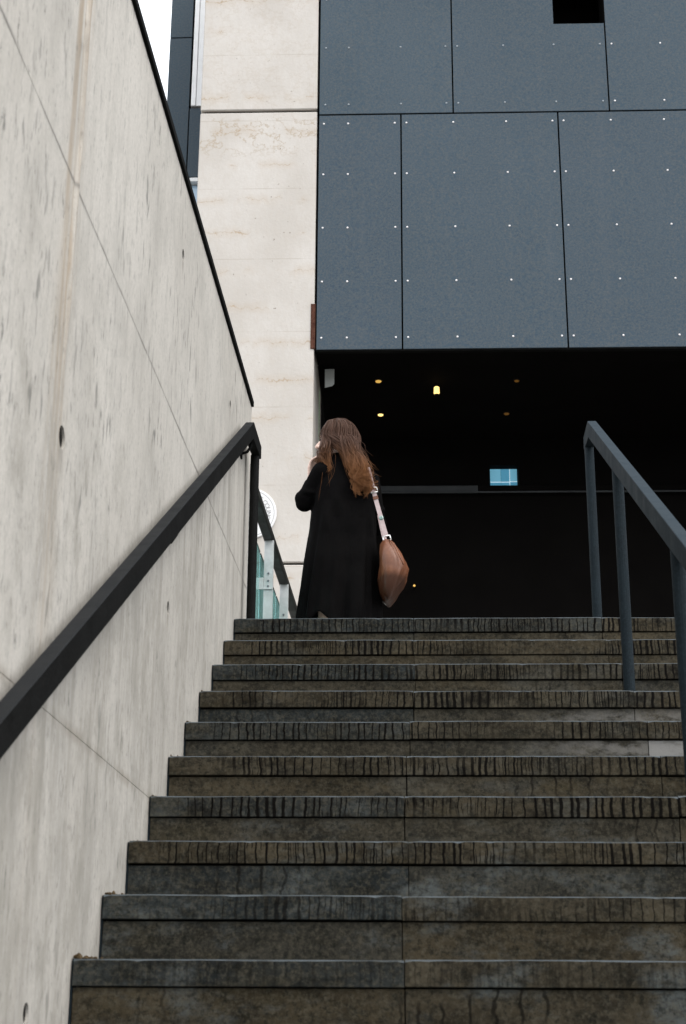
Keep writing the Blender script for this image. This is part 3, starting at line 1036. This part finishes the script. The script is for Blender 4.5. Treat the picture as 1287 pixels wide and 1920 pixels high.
def capsule(bm, a, b, ra, rb, seg=14):
    """tapered limb with rounded ends"""
    a, b = Vector(a), Vector(b)
    t = b-a
    L = t.length
    t.normalize()
    ref = Vector((0, 0, 1)) if abs(t.z) < 0.9 else Vector((1, 0, 0))
    u = t.cross(ref).normalized()
    v = t.cross(u)
    prof = []
    for k in range(1, 5):
        th = PI/2*k/4
        prof.append((ra*math.sin(th), -ra*math.cos(th)))
    for k in range(0, 4):
        th = PI/2*k/4
        prof.append((rb*math.cos(th), L+rb*math.sin(th)))
    rings = [[bm.verts.new(a+t*h+(u*math.cos(2*PI*k/seg)+v*math.sin(2*PI*k/seg))*r) for k in range(seg)] for r, h in prof]
    p0 = bm.verts.new(a-t*ra)
    p1 = bm.verts.new(b+t*rb)
    for r0, r1 in zip(rings, rings[1:]):
        for k in range(seg):
            bm.faces.new((r0[k], r0[(k+1) % seg], r1[(k+1) % seg], r1[k]))
    for k in range(seg):
        bm.faces.new((p0, rings[0][(k+1) % seg], rings[0][k]))
        bm.faces.new((p1, rings[-1][k], rings[-1][(k+1) % seg]))


def ellipsoid(bm, c, rad, yaw=0.0, pitch=0.0, seg=18, rings=12):
    c = Vector(c)
    rot = Matrix.Rotation(yaw, 3, 'Z') @ Matrix.Rotation(pitch, 3, 'X')
    rr = []
    for i in range(1, rings):
        th = PI*i/rings
        rr.append([bm.verts.new(c+rot @ Vector((rad[0]*math.sin(th)*math.cos(2*PI*k/seg), rad[1]*math.sin(th)*math.sin(2*PI*k/seg), rad[2]*math.cos(th)))) for k in range(seg)])
    t = bm.verts.new(c+rot @ Vector((0, 0, rad[2])))
    b = bm.verts.new(c-rot @ Vector((0, 0, rad[2])))
    for r0, r1 in zip(rr, rr[1:]):
        for k in range(seg):
            bm.faces.new((r0[k], r1[k], r1[(k+1) % seg], r0[(k+1) % seg]))
    for k in range(seg):
        bm.faces.new((t, rr[0][k], rr[0][(k+1) % seg]))
        bm.faces.new((b, rr[-1][(k+1) % seg], rr[-1][k]))


def fuse(name, bm, mat, voxel, smooth_it, parent=None):
    """weld overlapping closed shapes into one continuous skin"""
    me = bpy.data.meshes.new(name)
    bm.to_mesh(me)
    bm.free()
    o = link(name, me, None)
    md = o.modifiers.new('r', 'REMESH')
    md.mode = 'VOXEL'
    md.voxel_size = voxel
    ms = o.modifiers.new('s', 'SMOOTH')
    ms.factor = 0.5
    ms.iterations = smooth_it
    dgx = bpy.context.evaluated_depsgraph_get()
    me2 = bpy.data.meshes.new_from_object(o.evaluated_get(dgx))
    me2.name = name
    bpy.data.objects.remove(o)
    me2.materials.clear()
    return link(name, me2, mat, parent, True)


WO = Vector((0.35, 1.70, 0.0))                 # where she stands
HC = Vector((0.316, 1.70, 1.492))-WO            # middle of the head
HYAW = R(78)                                   # face turned to the left
FD = Vector((-math.sin(HYAW), math.cos(HYAW), 0))
FR = Vector((math.cos(HYAW), math.sin(HYAW), 0))
SHL = Vector((0.250, 1.625, 1.275))-WO
SHR = Vector((0.505, 1.775, 1.275))-WO
ELL = Vector((0.148, 1.70, 1.125))-WO
WRL = Vector((0.176, 1.78, 1.285))-WO
ELR = Vector((0.545, 1.84, 1.02))-WO
WRR = Vector((0.50, 2.06, 1.06))-WO
HIPC = Vector((0.365, 1.71, 0.86))-WO
NECK = Vector((0.352, 1.70, 1.36))-WO


def head_pt(f, r, u):
    return HC+FD*f+FR*r+Vector((0, 0, u))


def hand(bm, wrist, direction, palm_n, length, curl, thumb_side):
    """palm, five unequal fingers with knuckle bends, thumb from the side of the palm"""
    d = Vector(direction).normalized()
    n = Vector(palm_n)
    n = (n-d*n.dot(d)).normalized()
    s = d.cross(n)*thumb_side
    pl = length*0.48
    for q in (-0.026, -0.009, 0.009, 0.025):
        capsule(bm, wrist+s*q*0.55, wrist+d*pl+s*q, 0.0145, 0.0115, 10)
    capsule(bm, wrist-d*0.03, wrist+d*0.012, 0.021, 0.022, 12)
    for q, ln in ((0.027, 0.92), (0.009, 1.0), (-0.009, 0.94), (-0.026, 0.76)):
        p = wrist+d*pl+s*q
        a = 0.0
        for seg, (fr, r0, r1) in enumerate(((0.45, 0.0095, 0.0085), (0.32, 0.0085, 0.0078), (0.23, 0.0078, 0.0065))):
            a += curl*(0.6 if seg == 0 else 1.0)
            dd = (d*math.cos(a)+n*math.sin(a)+s*q*1.2).normalized()
            p2 = p+dd*length*0.52*ln*fr
            capsule(bm, p, p2, r0, r1, 10)
            p = p2
    p = wrist+d*pl*0.25+s*0.028
    for seg, (ln, r0, r1) in enumerate(((0.042, 0.0135, 0.0105), (0.03, 0.0105, 0.0095), (0.024, 0.0095, 0.0075))):
        dd = (d*(0.55+0.18*seg)+s*(0.75-0.22*seg)+n*(0.3+0.2*seg)).normalized()
        p2 = p+dd*ln
        capsule(bm, p, p2, r0, r1, 10)
        p = p2


bm = bmesh.new()
# head and face
ellipsoid(bm, head_pt(-0.012, 0, 0.020), (0.074, 0.094, 0.094), HYAW)
ellipsoid(bm, head_pt(0.026, 0, -0.036), (0.058, 0.062, 0.078), HYAW)
ellipsoid(bm, head_pt(0.058, 0, -0.092), (0.026, 0.024, 0.021), HYAW)
capsule(bm, head_pt(0.086, 0, 0.004), head_pt(0.108, 0, -0.026), 0.0085, 0.0115, 10)
ellipsoid(bm, head_pt(0.088, 0.012, -0.031), (0.008, 0.011, 0.008), HYAW, 0, 10, 8)
ellipsoid(bm, head_pt(0.088, -0.012, -0.031), (0.008, 0.011, 0.008), HYAW, 0, 10, 8)
for sgn in (-1, 1):
    ellipsoid(bm, head_pt(0.068, sgn*0.031, 0.018), (0.024, 0.016, 0.008), HYAW, 0, 12, 8)       # brow
    ellipsoid(bm, head_pt(0.058, sgn*0.036, -0.030), (0.022, 0.022, 0.02), HYAW, 0, 12, 8)       # cheek
    ellipsoid(bm, head_pt(-0.012, sgn*0.078, -0.008), (0.010, 0.020, 0.032), HYAW+sgn*0.25, 0, 12, 8)  # ear
ellipsoid(bm, head_pt(0.086, 0, -0.058), (0.022, 0.011, 0.0065), HYAW, 0, 12, 8)
ellipsoid(bm, head_pt(0.083, 0, -0.070), (0.019, 0.011, 0.0075), HYAW, 0, 12, 8)
# neck, trunk
capsule(bm, head_pt(-0.02, 0, -0.07), NECK+Vector((0.008, 0, -0.06)), 0.050, 0.056, 18)
ellipsoid(bm, NECK+Vector((0.012, 0, -0.10)), (0.135, 0.085, 0.075), R(28))
ellipsoid(bm, NECK+Vector((0.012, 0, -0.20)), (0.135, 0.095, 0.17), R(28))
ellipsoid(bm, NECK+Vector((0.012, 0.005, -0.36)), (0.115, 0.085, 0.16), R(28))
ellipsoid(bm, HIPC, (0.155, 0.105, 0.15), R(28))
# arms
capsule(bm, SHL, ELL, 0.044, 0.036)
capsule(bm, ELL, WRL, 0.036, 0.024)
capsule(bm, SHR, ELR, 0.044, 0.036)
capsule(bm, ELR, WRR, 0.036, 0.024)
hand(bm, WRL, Vector((0.06, -0.22, 1.0)), Vector((0.75, -0.4, 0.0)), 0.155, 0.40, 1)
hand(bm, WRR, Vector((-0.7, 0.6, 0.35)), Vector((-0.3, -0.8, 0.3)), 0.150, 0.55, -1)
# legs and feet
for sx, hx, fx, fy in ((-1, -0.075, -0.060, -0.045), (1, 0.085, 0.075, 0.05)):
    hip = HIPC+Vector((hx, hx*0.45, -0.06))
    ank = Vector((fx, fy, 0.085))
    knee = hip.lerp(ank, 0.50)+Vector((-0.008, 0.02, 0))
    capsule(bm, hip, knee, 0.078, 0.050)
    capsule(bm, knee, knee.lerp(ank, 0.35)+Vector((0.004, -0.016, 0)), 0.048, 0.052)
    capsule(bm, knee.lerp(ank, 0.35)+Vector((0.004, -0.016, 0)), ank, 0.050, 0.032)
    toe = ank+Vector((-0.07, 0.14, -0.055))
    capsule(bm, ank+Vector((0.008, -0.025, -0.045)), toe, 0.032, 0.024)
woman = fuse('person', bm, M_SKIN, 0.0048, 3)
woman.location = WO
tag(woman, 'woman with long brown hair in a long black coat, hand at her mouth', 'person')


def wchild(o, name=None):
    o.parent = woman
    return o


for sgn in (-1, 1):
    bm = bmesh.new()
    ellipsoid(bm, head_pt(0.080, sgn*0.030, 0.000), (0.011, 0.008, 0.006), HYAW, 0, 12, 8)
    wchild(build('eye', bm, M_EYE, smooth=True))
bm = bmesh.new()
ellipsoid(bm, head_pt(0.0915, 0, -0.058), (0.020, 0.0075, 0.0045), HYAW, 0, 12, 8)
ellipsoid(bm, head_pt(0.0885, 0, -0.068), (0.018, 0.0075, 0.0055), HYAW, 0, 12, 8)
wchild(build('lips', bm, M_LIP, smooth=True))
# shoes
for fx, fy in ((-0.060, -0.045), (0.075, 0.05)):
    bm = bmesh.new()
    a = Vector((fx, fy, 0))
    capsule(bm, a+Vector((0.010, -0.034, 0.040)), a+Vector((-0.072, 0.145, 0.031)), 0.038, 0.030)
    capsule(bm, a+Vector((-0.03, 0.06, 0.034)), a+Vector((-0.075, 0.15, 0.030)), 0.036, 0.029)
    ellipsoid(bm, a+Vector((-0.025, 0.05, 0.008)), (0.035, 0.115, 0.008), R(27))
    wchild(fuse('shoe', bm, M_SHOE, 0.006, 2))

# ---- coat: one skin from collar to flared hem, hollow below, with both sleeves
prof = [  # z, half width, half depth, centre x, centre y
    (1.400, 0.058, 0.056, 0.338, 1.695), (1.375, 0.078, 0.066, 0.345, 1.695), (1.345, 0.112, 0.080, 0.356, 1.695), (1.315, 0.148, 0.094, 0.364, 1.698),
    (1.27, 0.166, 0.108, 0.368, 1.70), (1.20, 0.172, 0.118, 0.369, 1.70), (1.10, 0.172, 0.120, 0.366, 1.70),
    (1.00, 0.176, 0.122, 0.362, 1.70), (0.90, 0.183, 0.132, 0.358, 1.70), (0.78, 0.194, 0.146, 0.352, 1.70),
    (0.66, 0.203, 0.158, 0.347, 1.70), (0.54, 0.210, 0.168, 0.343, 1.70), (0.46, 0.214, 0.174, 0.341, 1.70), (0.405, 0.216, 0.177, 0.340, 1.70)]


def coat_ring(bm, z, a, b, cx, cy, shrink, hem):
    ring = []
    N = 96
    lo = max(0.0, min(1.0, (1.22-z)/0.75))
    for k in range(N):
        th = 2*PI*k/N
        fold = lo*(0.013*math.sin(6*th+1.0+z*0.9)+0.011*math.sin(11*th+2.4-z*1.5)+0.006*math.sin(19*th+0.5+z*2.0))
        # soft creases over the back and at the waist
        fold += 0.010*math.sin(z*30+5*math.sin(th*2+0.6))*max(0, 1-abs(z-1.05)/0.22)
        ca, sa = math.cos(th), math.sin(th)
        p = 2.0/2.35
        ex = math.copysign(abs(ca)**p, ca)
        ey = math.copysign(abs(sa)**p, sa)
        zz = z
        if hem:
            d = ((th-R(248)+PI) % (2*PI))-PI
            zz += 0.046*math.exp(-(d/0.19)**2)+0.006*math.sin(5*th)
        q = Vector((ex*(a+fold-shrink), ey*(b+fold-shrink), 0))
        q = Matrix.Rotation(R(14), 3, 'Z') @ q if z > 1.0 else Matrix.Rotation(R(14*max(0, (z-0.4)/0.6)), 3, 'Z') @ q
        ring.append(bm.verts.new(Vector((cx, cy, zz))+q-WO))
    return ring


bm = bmesh.new()
rings = [coat_ring(bm, *r, 0.0, r[0] < 0.42) for r in prof]
rings += [coat_ring(bm, r[0], r[1], r[2], r[3], r[4], 0.016, r[0] < 0.42) for r in prof[::-1][:6]]
for r0, r1 in zip(rings, rings[1:]):
    n = len(r0)
    for k in range(n):
        bm.faces.new((r0[k], r1[k], r1[(k+1) % n], r0[(k+1) % n]))
bm.faces.new(rings[0])
bm.faces.new(rings[-1][::-1])
for s, e, wv in ((SHL, ELL, WRL), (SHR, ELR, WRR)):
    capsule(bm, s, e, 0.061, 0.052)
    capsule(bm, e, e.lerp(wv, 0.82), 0.053, 0.036)
    ellipsoid(bm, s.lerp(e, 0.62)+Vector((0, -0.006, 0)), (0.064, 0.060, 0.03), 0, 0.5)
    ellipsoid(bm, e+Vector((0, -0.01, 0.02)), (0.056, 0.055, 0.05))
coat = fuse('coat', bm, M_COAT, 0.0065, 3)
wchild(coat)

# ---- hair: a cap over the skull and several hundred separate locks
hrs = random.Random(5)


def skull(az, pol, grow):
    """point on the hair surface: az from the face direction, pol from the crown"""
    f = math.cos(az)*math.sin(pol)
    r = math.sin(az)*math.sin(pol)
    u = math.cos(pol)
    return HC+Vector((0, 0, 0.006))+FD*(f*(0.100+grow)-0.018)+FR*(r*(0.090+grow))+Vector((0, 0, u*(0.113+grow)))


def lock(bm, pts, r0, seg=4):
    # smooth the control points with Catmull-Rom and sweep a tapering tube
    P = [Vector(p) for p in pts]
    out = []
    for i in range(len(P)-1):
        a, b, c, d = P[max(i-1, 0)], P[i], P[i+1], P[min(i+2, len(P)-1)]
        for k in range(4):
            t = k/4
            out.append(0.5*((2*b)+(c-a)*t+(2*a-5*b+4*c-d)*t*t+(3*b-a-3*c+d)*t**3))
    out.append(P[-1])
    n = len(out)
    rad = [r0*(0.75+0.25*math.sin(PI*min(1, i/n*1.6)))*(1-0.75*(i/(n-1))**3) for i in range(n)]
    add_tube(bm, out, rad, seg)


bm = bmesh.new()
# cap
N, K = 40, 14
cap_r = []
for i in range(K+1):
    row = []
    for k in range(N):
        az = 2*PI*k/N-PI
        lim = R(112)
        front = math.exp(-(az/0.62)**2)
        pm = lim*(1-front)+R(48)*front
        row.append(bm.verts.new(skull(az, max(0.02, pm*i/K), -0.004)))
    cap_r.append(row)
for r0_, r1_ in zip(cap_r, cap_r[1:]):
    for k in range(N):
        bm.faces.new((r0_[k], r1_[k], r1_[(k+1) % N], r0_[(k+1) % N]))
for i in range(105):
    az = hrs.uniform(-PI, PI)
    if abs(az) < R(40):
        continue
    g = hrs.uniform(-0.005, 0.005)
    p = [skull(az*0.55+hrs.uniform(-0.3, 0.3), R(hrs.uniform(4, 16)), g-0.002)]
    for pol in (40, 68, 94):
        p.append(skull(az+0.06*math.sin(pol), R(pol), g))
    side = p[-1]-HC
    wx = p[-1].x+WO.x                       # world x decides where the lock falls
    back = p[-1].y < HC.y
    j = lambda s: hrs.gauss(0, s)
    if back:
        if wx < 0.275 and hrs.random() < 0.40:
            # near side locks that cross the cheek and lie on the left shoulder blade
            tip = Vector((0.282+j(0.020), 1.570+j(0.008), 1.295+j(0.045)))
            mid1 = Vector((0.262+j(0.016), 1.592+j(0.01), 1.425+j(0.01)))
            mid2 = Vector((0.272+j(0.020), 1.580+j(0.01), 1.365+j(0.012)))
        elif wx < 0.345:
            # swept round the nape to the right
            tip = Vector((0.468+j(0.030), 1.558+j(0.010), 1.185+j(0.045)))
            mid1 = Vector((0.345+j(0.016), 1.588+j(0.008), 1.430+j(0.010)))
            mid2 = Vector((0.418+j(0.016), 1.572+j(0.010), 1.345+j(0.016)))
        else:
            tip = Vector((0.492+j(0.024), 1.560+j(0.012), 1.155+j(0.030)))
            mid1 = Vector((0.402+j(0.016), 1.60+j(0.014), 1.425+j(0.012)))
            mid2 = Vector((0.440+j(0.022), 1.575+j(0.016), 1.315+j(0.016)))
    else:
        if wx < 0.29:
            tip = Vector((0.252+j(0.010), 1.62+j(0.02), 1.33+j(0.03)))
            mid1 = Vector((0.240+j(0.008), 1.67+j(0.02), 1.425+j(0.01)))
            mid2 = Vector((0.246+j(0.010), 1.635+j(0.02), 1.375+j(0.012)))
        else:
            tip = Vector((0.495+j(0.016), 1.60+j(0.02), 1.175+j(0.03)))
            mid1 = Vector((0.412+j(0.010), 1.70+j(0.03), 1.44+j(0.01)))
            mid2 = Vector((0.452+j(0.018), 1.67+j(0.03), 1.33+j(0.014)))
    m1, m2, tp = mid1-WO, mid2-WO, tip-WO
    wave = Vector((hrs.uniform(-1, 1), hrs.uniform(-0.3, 0.3), 0))*0.028
    p += [m1, m2, m2.lerp(tp, 0.4)+wave, m2.lerp(tp, 0.75)-wave, tp+wave*0.5]
    # a lock is a bundle of strands that spread in the middle and meet again at the tip
    for q in range(24):
        ox, oy, oz = hrs.gauss(0, 1), hrs.gauss(0, 1), hrs.gauss(0, 1)
        pp = []
        for k, c in enumerate(p):
            f = (0.006, 0.006, 0.008, 0.009, 0.010, 0.009, 0.008, 0.006, 0.005)[min(k, 8)]
            v = Vector((ox, oy*0.6, oz*0.8))*f
            pp.append(c+v)
        pp[-1] = pp[-1]+Vector((0, 0, abs(hrs.gauss(0, 0.034))))
        lock(bm, pp, hrs.uniform(0.0016, 0.0032))
for i in range(110):
    # fine flyaway locks
    az = hrs.uniform(R(60), R(300))
    g = hrs.uniform(0.006, 0.014)
    p = [skull(az*0.6, R(10), g*0.4)]+[skull(az, R(q), g) for q in (40, 68, 92)]
    sx = 0.29 if p[-1].x+WO.x < 0.30 else 0.49
    tp = Vector((sx+hrs.gauss(0, 0.030), 1.560+hrs.gauss(0, 0.012), 1.22+hrs.gauss(0, 0.05)))-WO
    md_ = p[-1].lerp(tp, 0.5)+Vector((hrs.gauss(0, 0.012), -0.01, hrs.gauss(0, 0.01)))
    wv = Vector((hrs.gauss(0, 0.014), -0.004, 0))
    lock(bm, p+[md_, md_.lerp(tp, 0.5)+wv, tp-wv*0.6], 0.0013, 3)
hair = build('hair', bm, M_HAIR, None, True)
wchild(hair)

# ------------------------------------------------------------------ shoulder bag


def mat_bag():
    m = NM('brown_leather', 0.4, 0.4)
    nz = m.noise(m.pos((1, 1, 1), coord='Object'), 16, 5, 0.6)
    pl = m.noise(m.pos((26, 26, 3), coord='Object'), 1.0, 4, 0.6, 0.6)
    col = m.mix(m.ramp(nz, 0.3, 0.7), (0.115, 0.040, 0.017), (0.185, 0.072, 0.034))
    col = m.mix(m.ramp(pl, 0.5, 0.75, 0, 0.5), col, (0.25, 0.12, 0.075))  # paler streaks: leather shine put into the colour
    zo = m.n('ShaderNodeSeparateXYZ')         # leather colour darker towards the bottom
    m.t.links.new(m.n('ShaderNodeTexCoord').outputs['Object'], zo.inputs[0])
    col = m.mix(m.ramp(m.math('ADD', zo.outputs[2], m.math('MULTIPLY', nz, 0.03)), -0.035, -0.075, 0, 0.9), col, (0.048, 0.017, 0.008))
    m.color(col)
    m.bump(m.math('ADD', pl, m.math('MULTIPLY', nz, 0.3)), 0.45, 0.008)
    return m.m


M_BAG = mat_bag()
M_STRAP = mat_plain('strap_leather', (0.36, 0.27, 0.26), (0.48, 0.38, 0.37), 18, 0.32, 0.6)  # brown leather with its pale sheen put into the base colour
M_BUCKLE = mat_plain('polished_buckle', (0.75, 0.74, 0.72), (0.82, 0.81, 0.79), 12, 0.2, 0.6, 0.7, 0)
M_BADGE = mat_plain('green_badge', (0.10, 0.20, 0.17), (0.16, 0.28, 0.24), 40, 0.4, 0.5)
BO = Vector((0.645, 1.66, 0.72))
bag = tag(empty('shoulder_bag', BO), "slouchy brown leather bag hanging from the woman's right shoulder on a pale strap", 'bag')
bp = [  # z, half width x, half length y, centre x, centre y
    (0.866, 0.020, 0.055, 0.614, 1.66), (0.860, 0.036, 0.085, 0.614, 1.66), (0.842, 0.044, 0.115, 0.615, 1.66), (0.79, 0.060, 0.155, 0.627, 1.66),
    (0.74, 0.073, 0.172, 0.637, 1.66), (0.70, 0.078, 0.176, 0.641, 1.66), (0.665, 0.075, 0.176, 0.638, 1.66), (0.62, 0.063, 0.165, 0.627, 1.66),
    (0.57, 0.042, 0.145, 0.614, 1.66), (0.545, 0.026, 0.12, 0.610, 1.66), (0.532, 0.010, 0.08, 0.608, 1.66)]
bm = bmesh.new()
rings = []
for bi, (z, a, b, cx, cy) in enumerate(bp):
    ring = []
    for k in range(48):
        th = 2*PI*k/48
        ca, sa = math.cos(th), math.sin(th)
        f = 1+0.09*math.sin(4*th+z*22)+0.05*math.sin(9*th-z*31)
        p_ = 2/2.7
        ring.append(bm.verts.new(Vector((cx+math.copysign(abs(ca)**p_, ca)*a*f, cy+math.copysign(abs(sa)**p_, sa)*b, z+0.006*math.sin(3*th+1)))-BO))
    rings.append(ring)
for r0, r1 in zip(rings, rings[1:]):
    for k in range(48):
        bm.faces.new((r0[k], r1[k], r1[(k+1) % 48], r0[(k+1) % 48]))
bm.faces.new(rings[0])
bm.faces.new(rings[-1][::-1])
bmesh.ops.subdivide_edges(bm, edges=bm.edges[:], cuts=1, use_grid_fill=True, smooth=0.6)
build('bag_body', bm, M_BAG, bag, True)
bm = bmesh.new()                             # piped gusset seam down the near side
add_tube(bm, [Vector(p)-BO for p in ((0.618, 1.570, 0.855), (0.628, 1.535, 0.845), (0.655, 1.500, 0.80), (0.684, 1.487, 0.73), (0.700, 1.487, 0.69))], 0.0035, 8)
build('piping', bm, M_BAG, bag, True)


def strap_piece(name, a, b, wdt, thk, mat, parent):
    a, b = Vector(a)-BO, Vector(b)-BO
    t = (b-a).normalized()
    s = t.cross(Vector((0, 1, 0))).normalized()
    n = t.cross(s)
    bm = bmesh.new()
    vs = []
    for p in (a, a.lerp(b, 0.5)-Vector((0.003, 0, 0)), b):
        vs.append([bm.verts.new(p+s*q*wdt/2+n*r*thk/2) for q, r in ((-1, -1), (1, -1), (1, 1), (-1, 1))])
    for r0, r1 in zip(vs, vs[1:]):
        for k in range(4):
            bm.faces.new((r0[k], r0[(k+1) % 4], r1[(k+1) % 4], r1[k]))
    bm.faces.new(vs[0])
    bm.faces.new(vs[-1][::-1])
    return build(name, bm, mat, parent)


S0, S1 = Vector((0.505, 1.60, 1.285)), Vector((0.604, 1.60, 0.893))
strap = strap_piece('strap', S0, S1, 0.024, 0.004, M_STRAP, bag)
strap_piece('strap', (0.49, 1.80, 1.34), (0.505, 1.598, 1.287), 0.024, 0.004, M_STRAP, bag)
strap_piece('strap', (0.540, 1.80, 1.20), (0.602, 1.74, 0.868), 0.024, 0.004, M_STRAP, bag)
strap_piece('strap', (0.49, 1.80, 1.34), (0.540, 1.80, 1.20), 0.024, 0.004, M_STRAP, bag)


def ring_frame(name, c, sx, sz, r, parent, tilt):
    bm = bmesh.new()
    rot = Matrix.Rotation(tilt, 3, 'Y')
    pts = [rot @ Vector(p) for p in ((-sx, 0, sz), (sx, 0, sz), (sx, 0, -sz), (-sx, 0, -sz))]
    for k in range(4):
        add_tube(bm, [Vector(c)-BO+pts[k], Vector(c)-BO+pts[(k+1) % 4]], r, 8)
    return build(name, bm, M_BUCKLE, parent, True)


TI = math.atan2(S1.x-S0.x, S0.z-S1.z)
ring_frame('buckle', S0.lerp(S1, 0.33)+Vector((0, -0.004, 0)), 0.018, 0.014, 0.0035, bag, -TI)
strap_piece('strap_keeper', S0.lerp(S1, 0.42)+Vector((0, -0.004, 0)), S0.lerp(S1, 0.465)+Vector((0, -0.004, 0)), 0.028, 0.005, M_BAG, bag)
ring_frame('strap_ring', (0.608, 1.60, 0.877), 0.020, 0.014, 0.0035, bag, -TI)
bm = bmesh.new()
cb = S0.lerp(S1, 0.74)+Vector((0, -0.003, 0))-BO
add_lathe(bm, [(0.0125, 0.0), (0.0125, -0.002), (0.010, -0.003)], cb, 'Y', 20)
bdg = build('badge', bm, M_BADGE, bag)
bm = bmesh.new()
for k in range(20):
    a0, a1 = 2*PI*k/20, 2*PI*(k+1)/20
    add_tube(bm, [cb+Vector((0.0085*math.cos(a0), -0.0034, 0.0085*math.sin(a0))), cb+Vector((0.0085*math.cos(a1), -0.0034, 0.0085*math.sin(a1)))], 0.0012, 5)
bb = build('badge_rim', bm, M_BUCKLE, bdg)
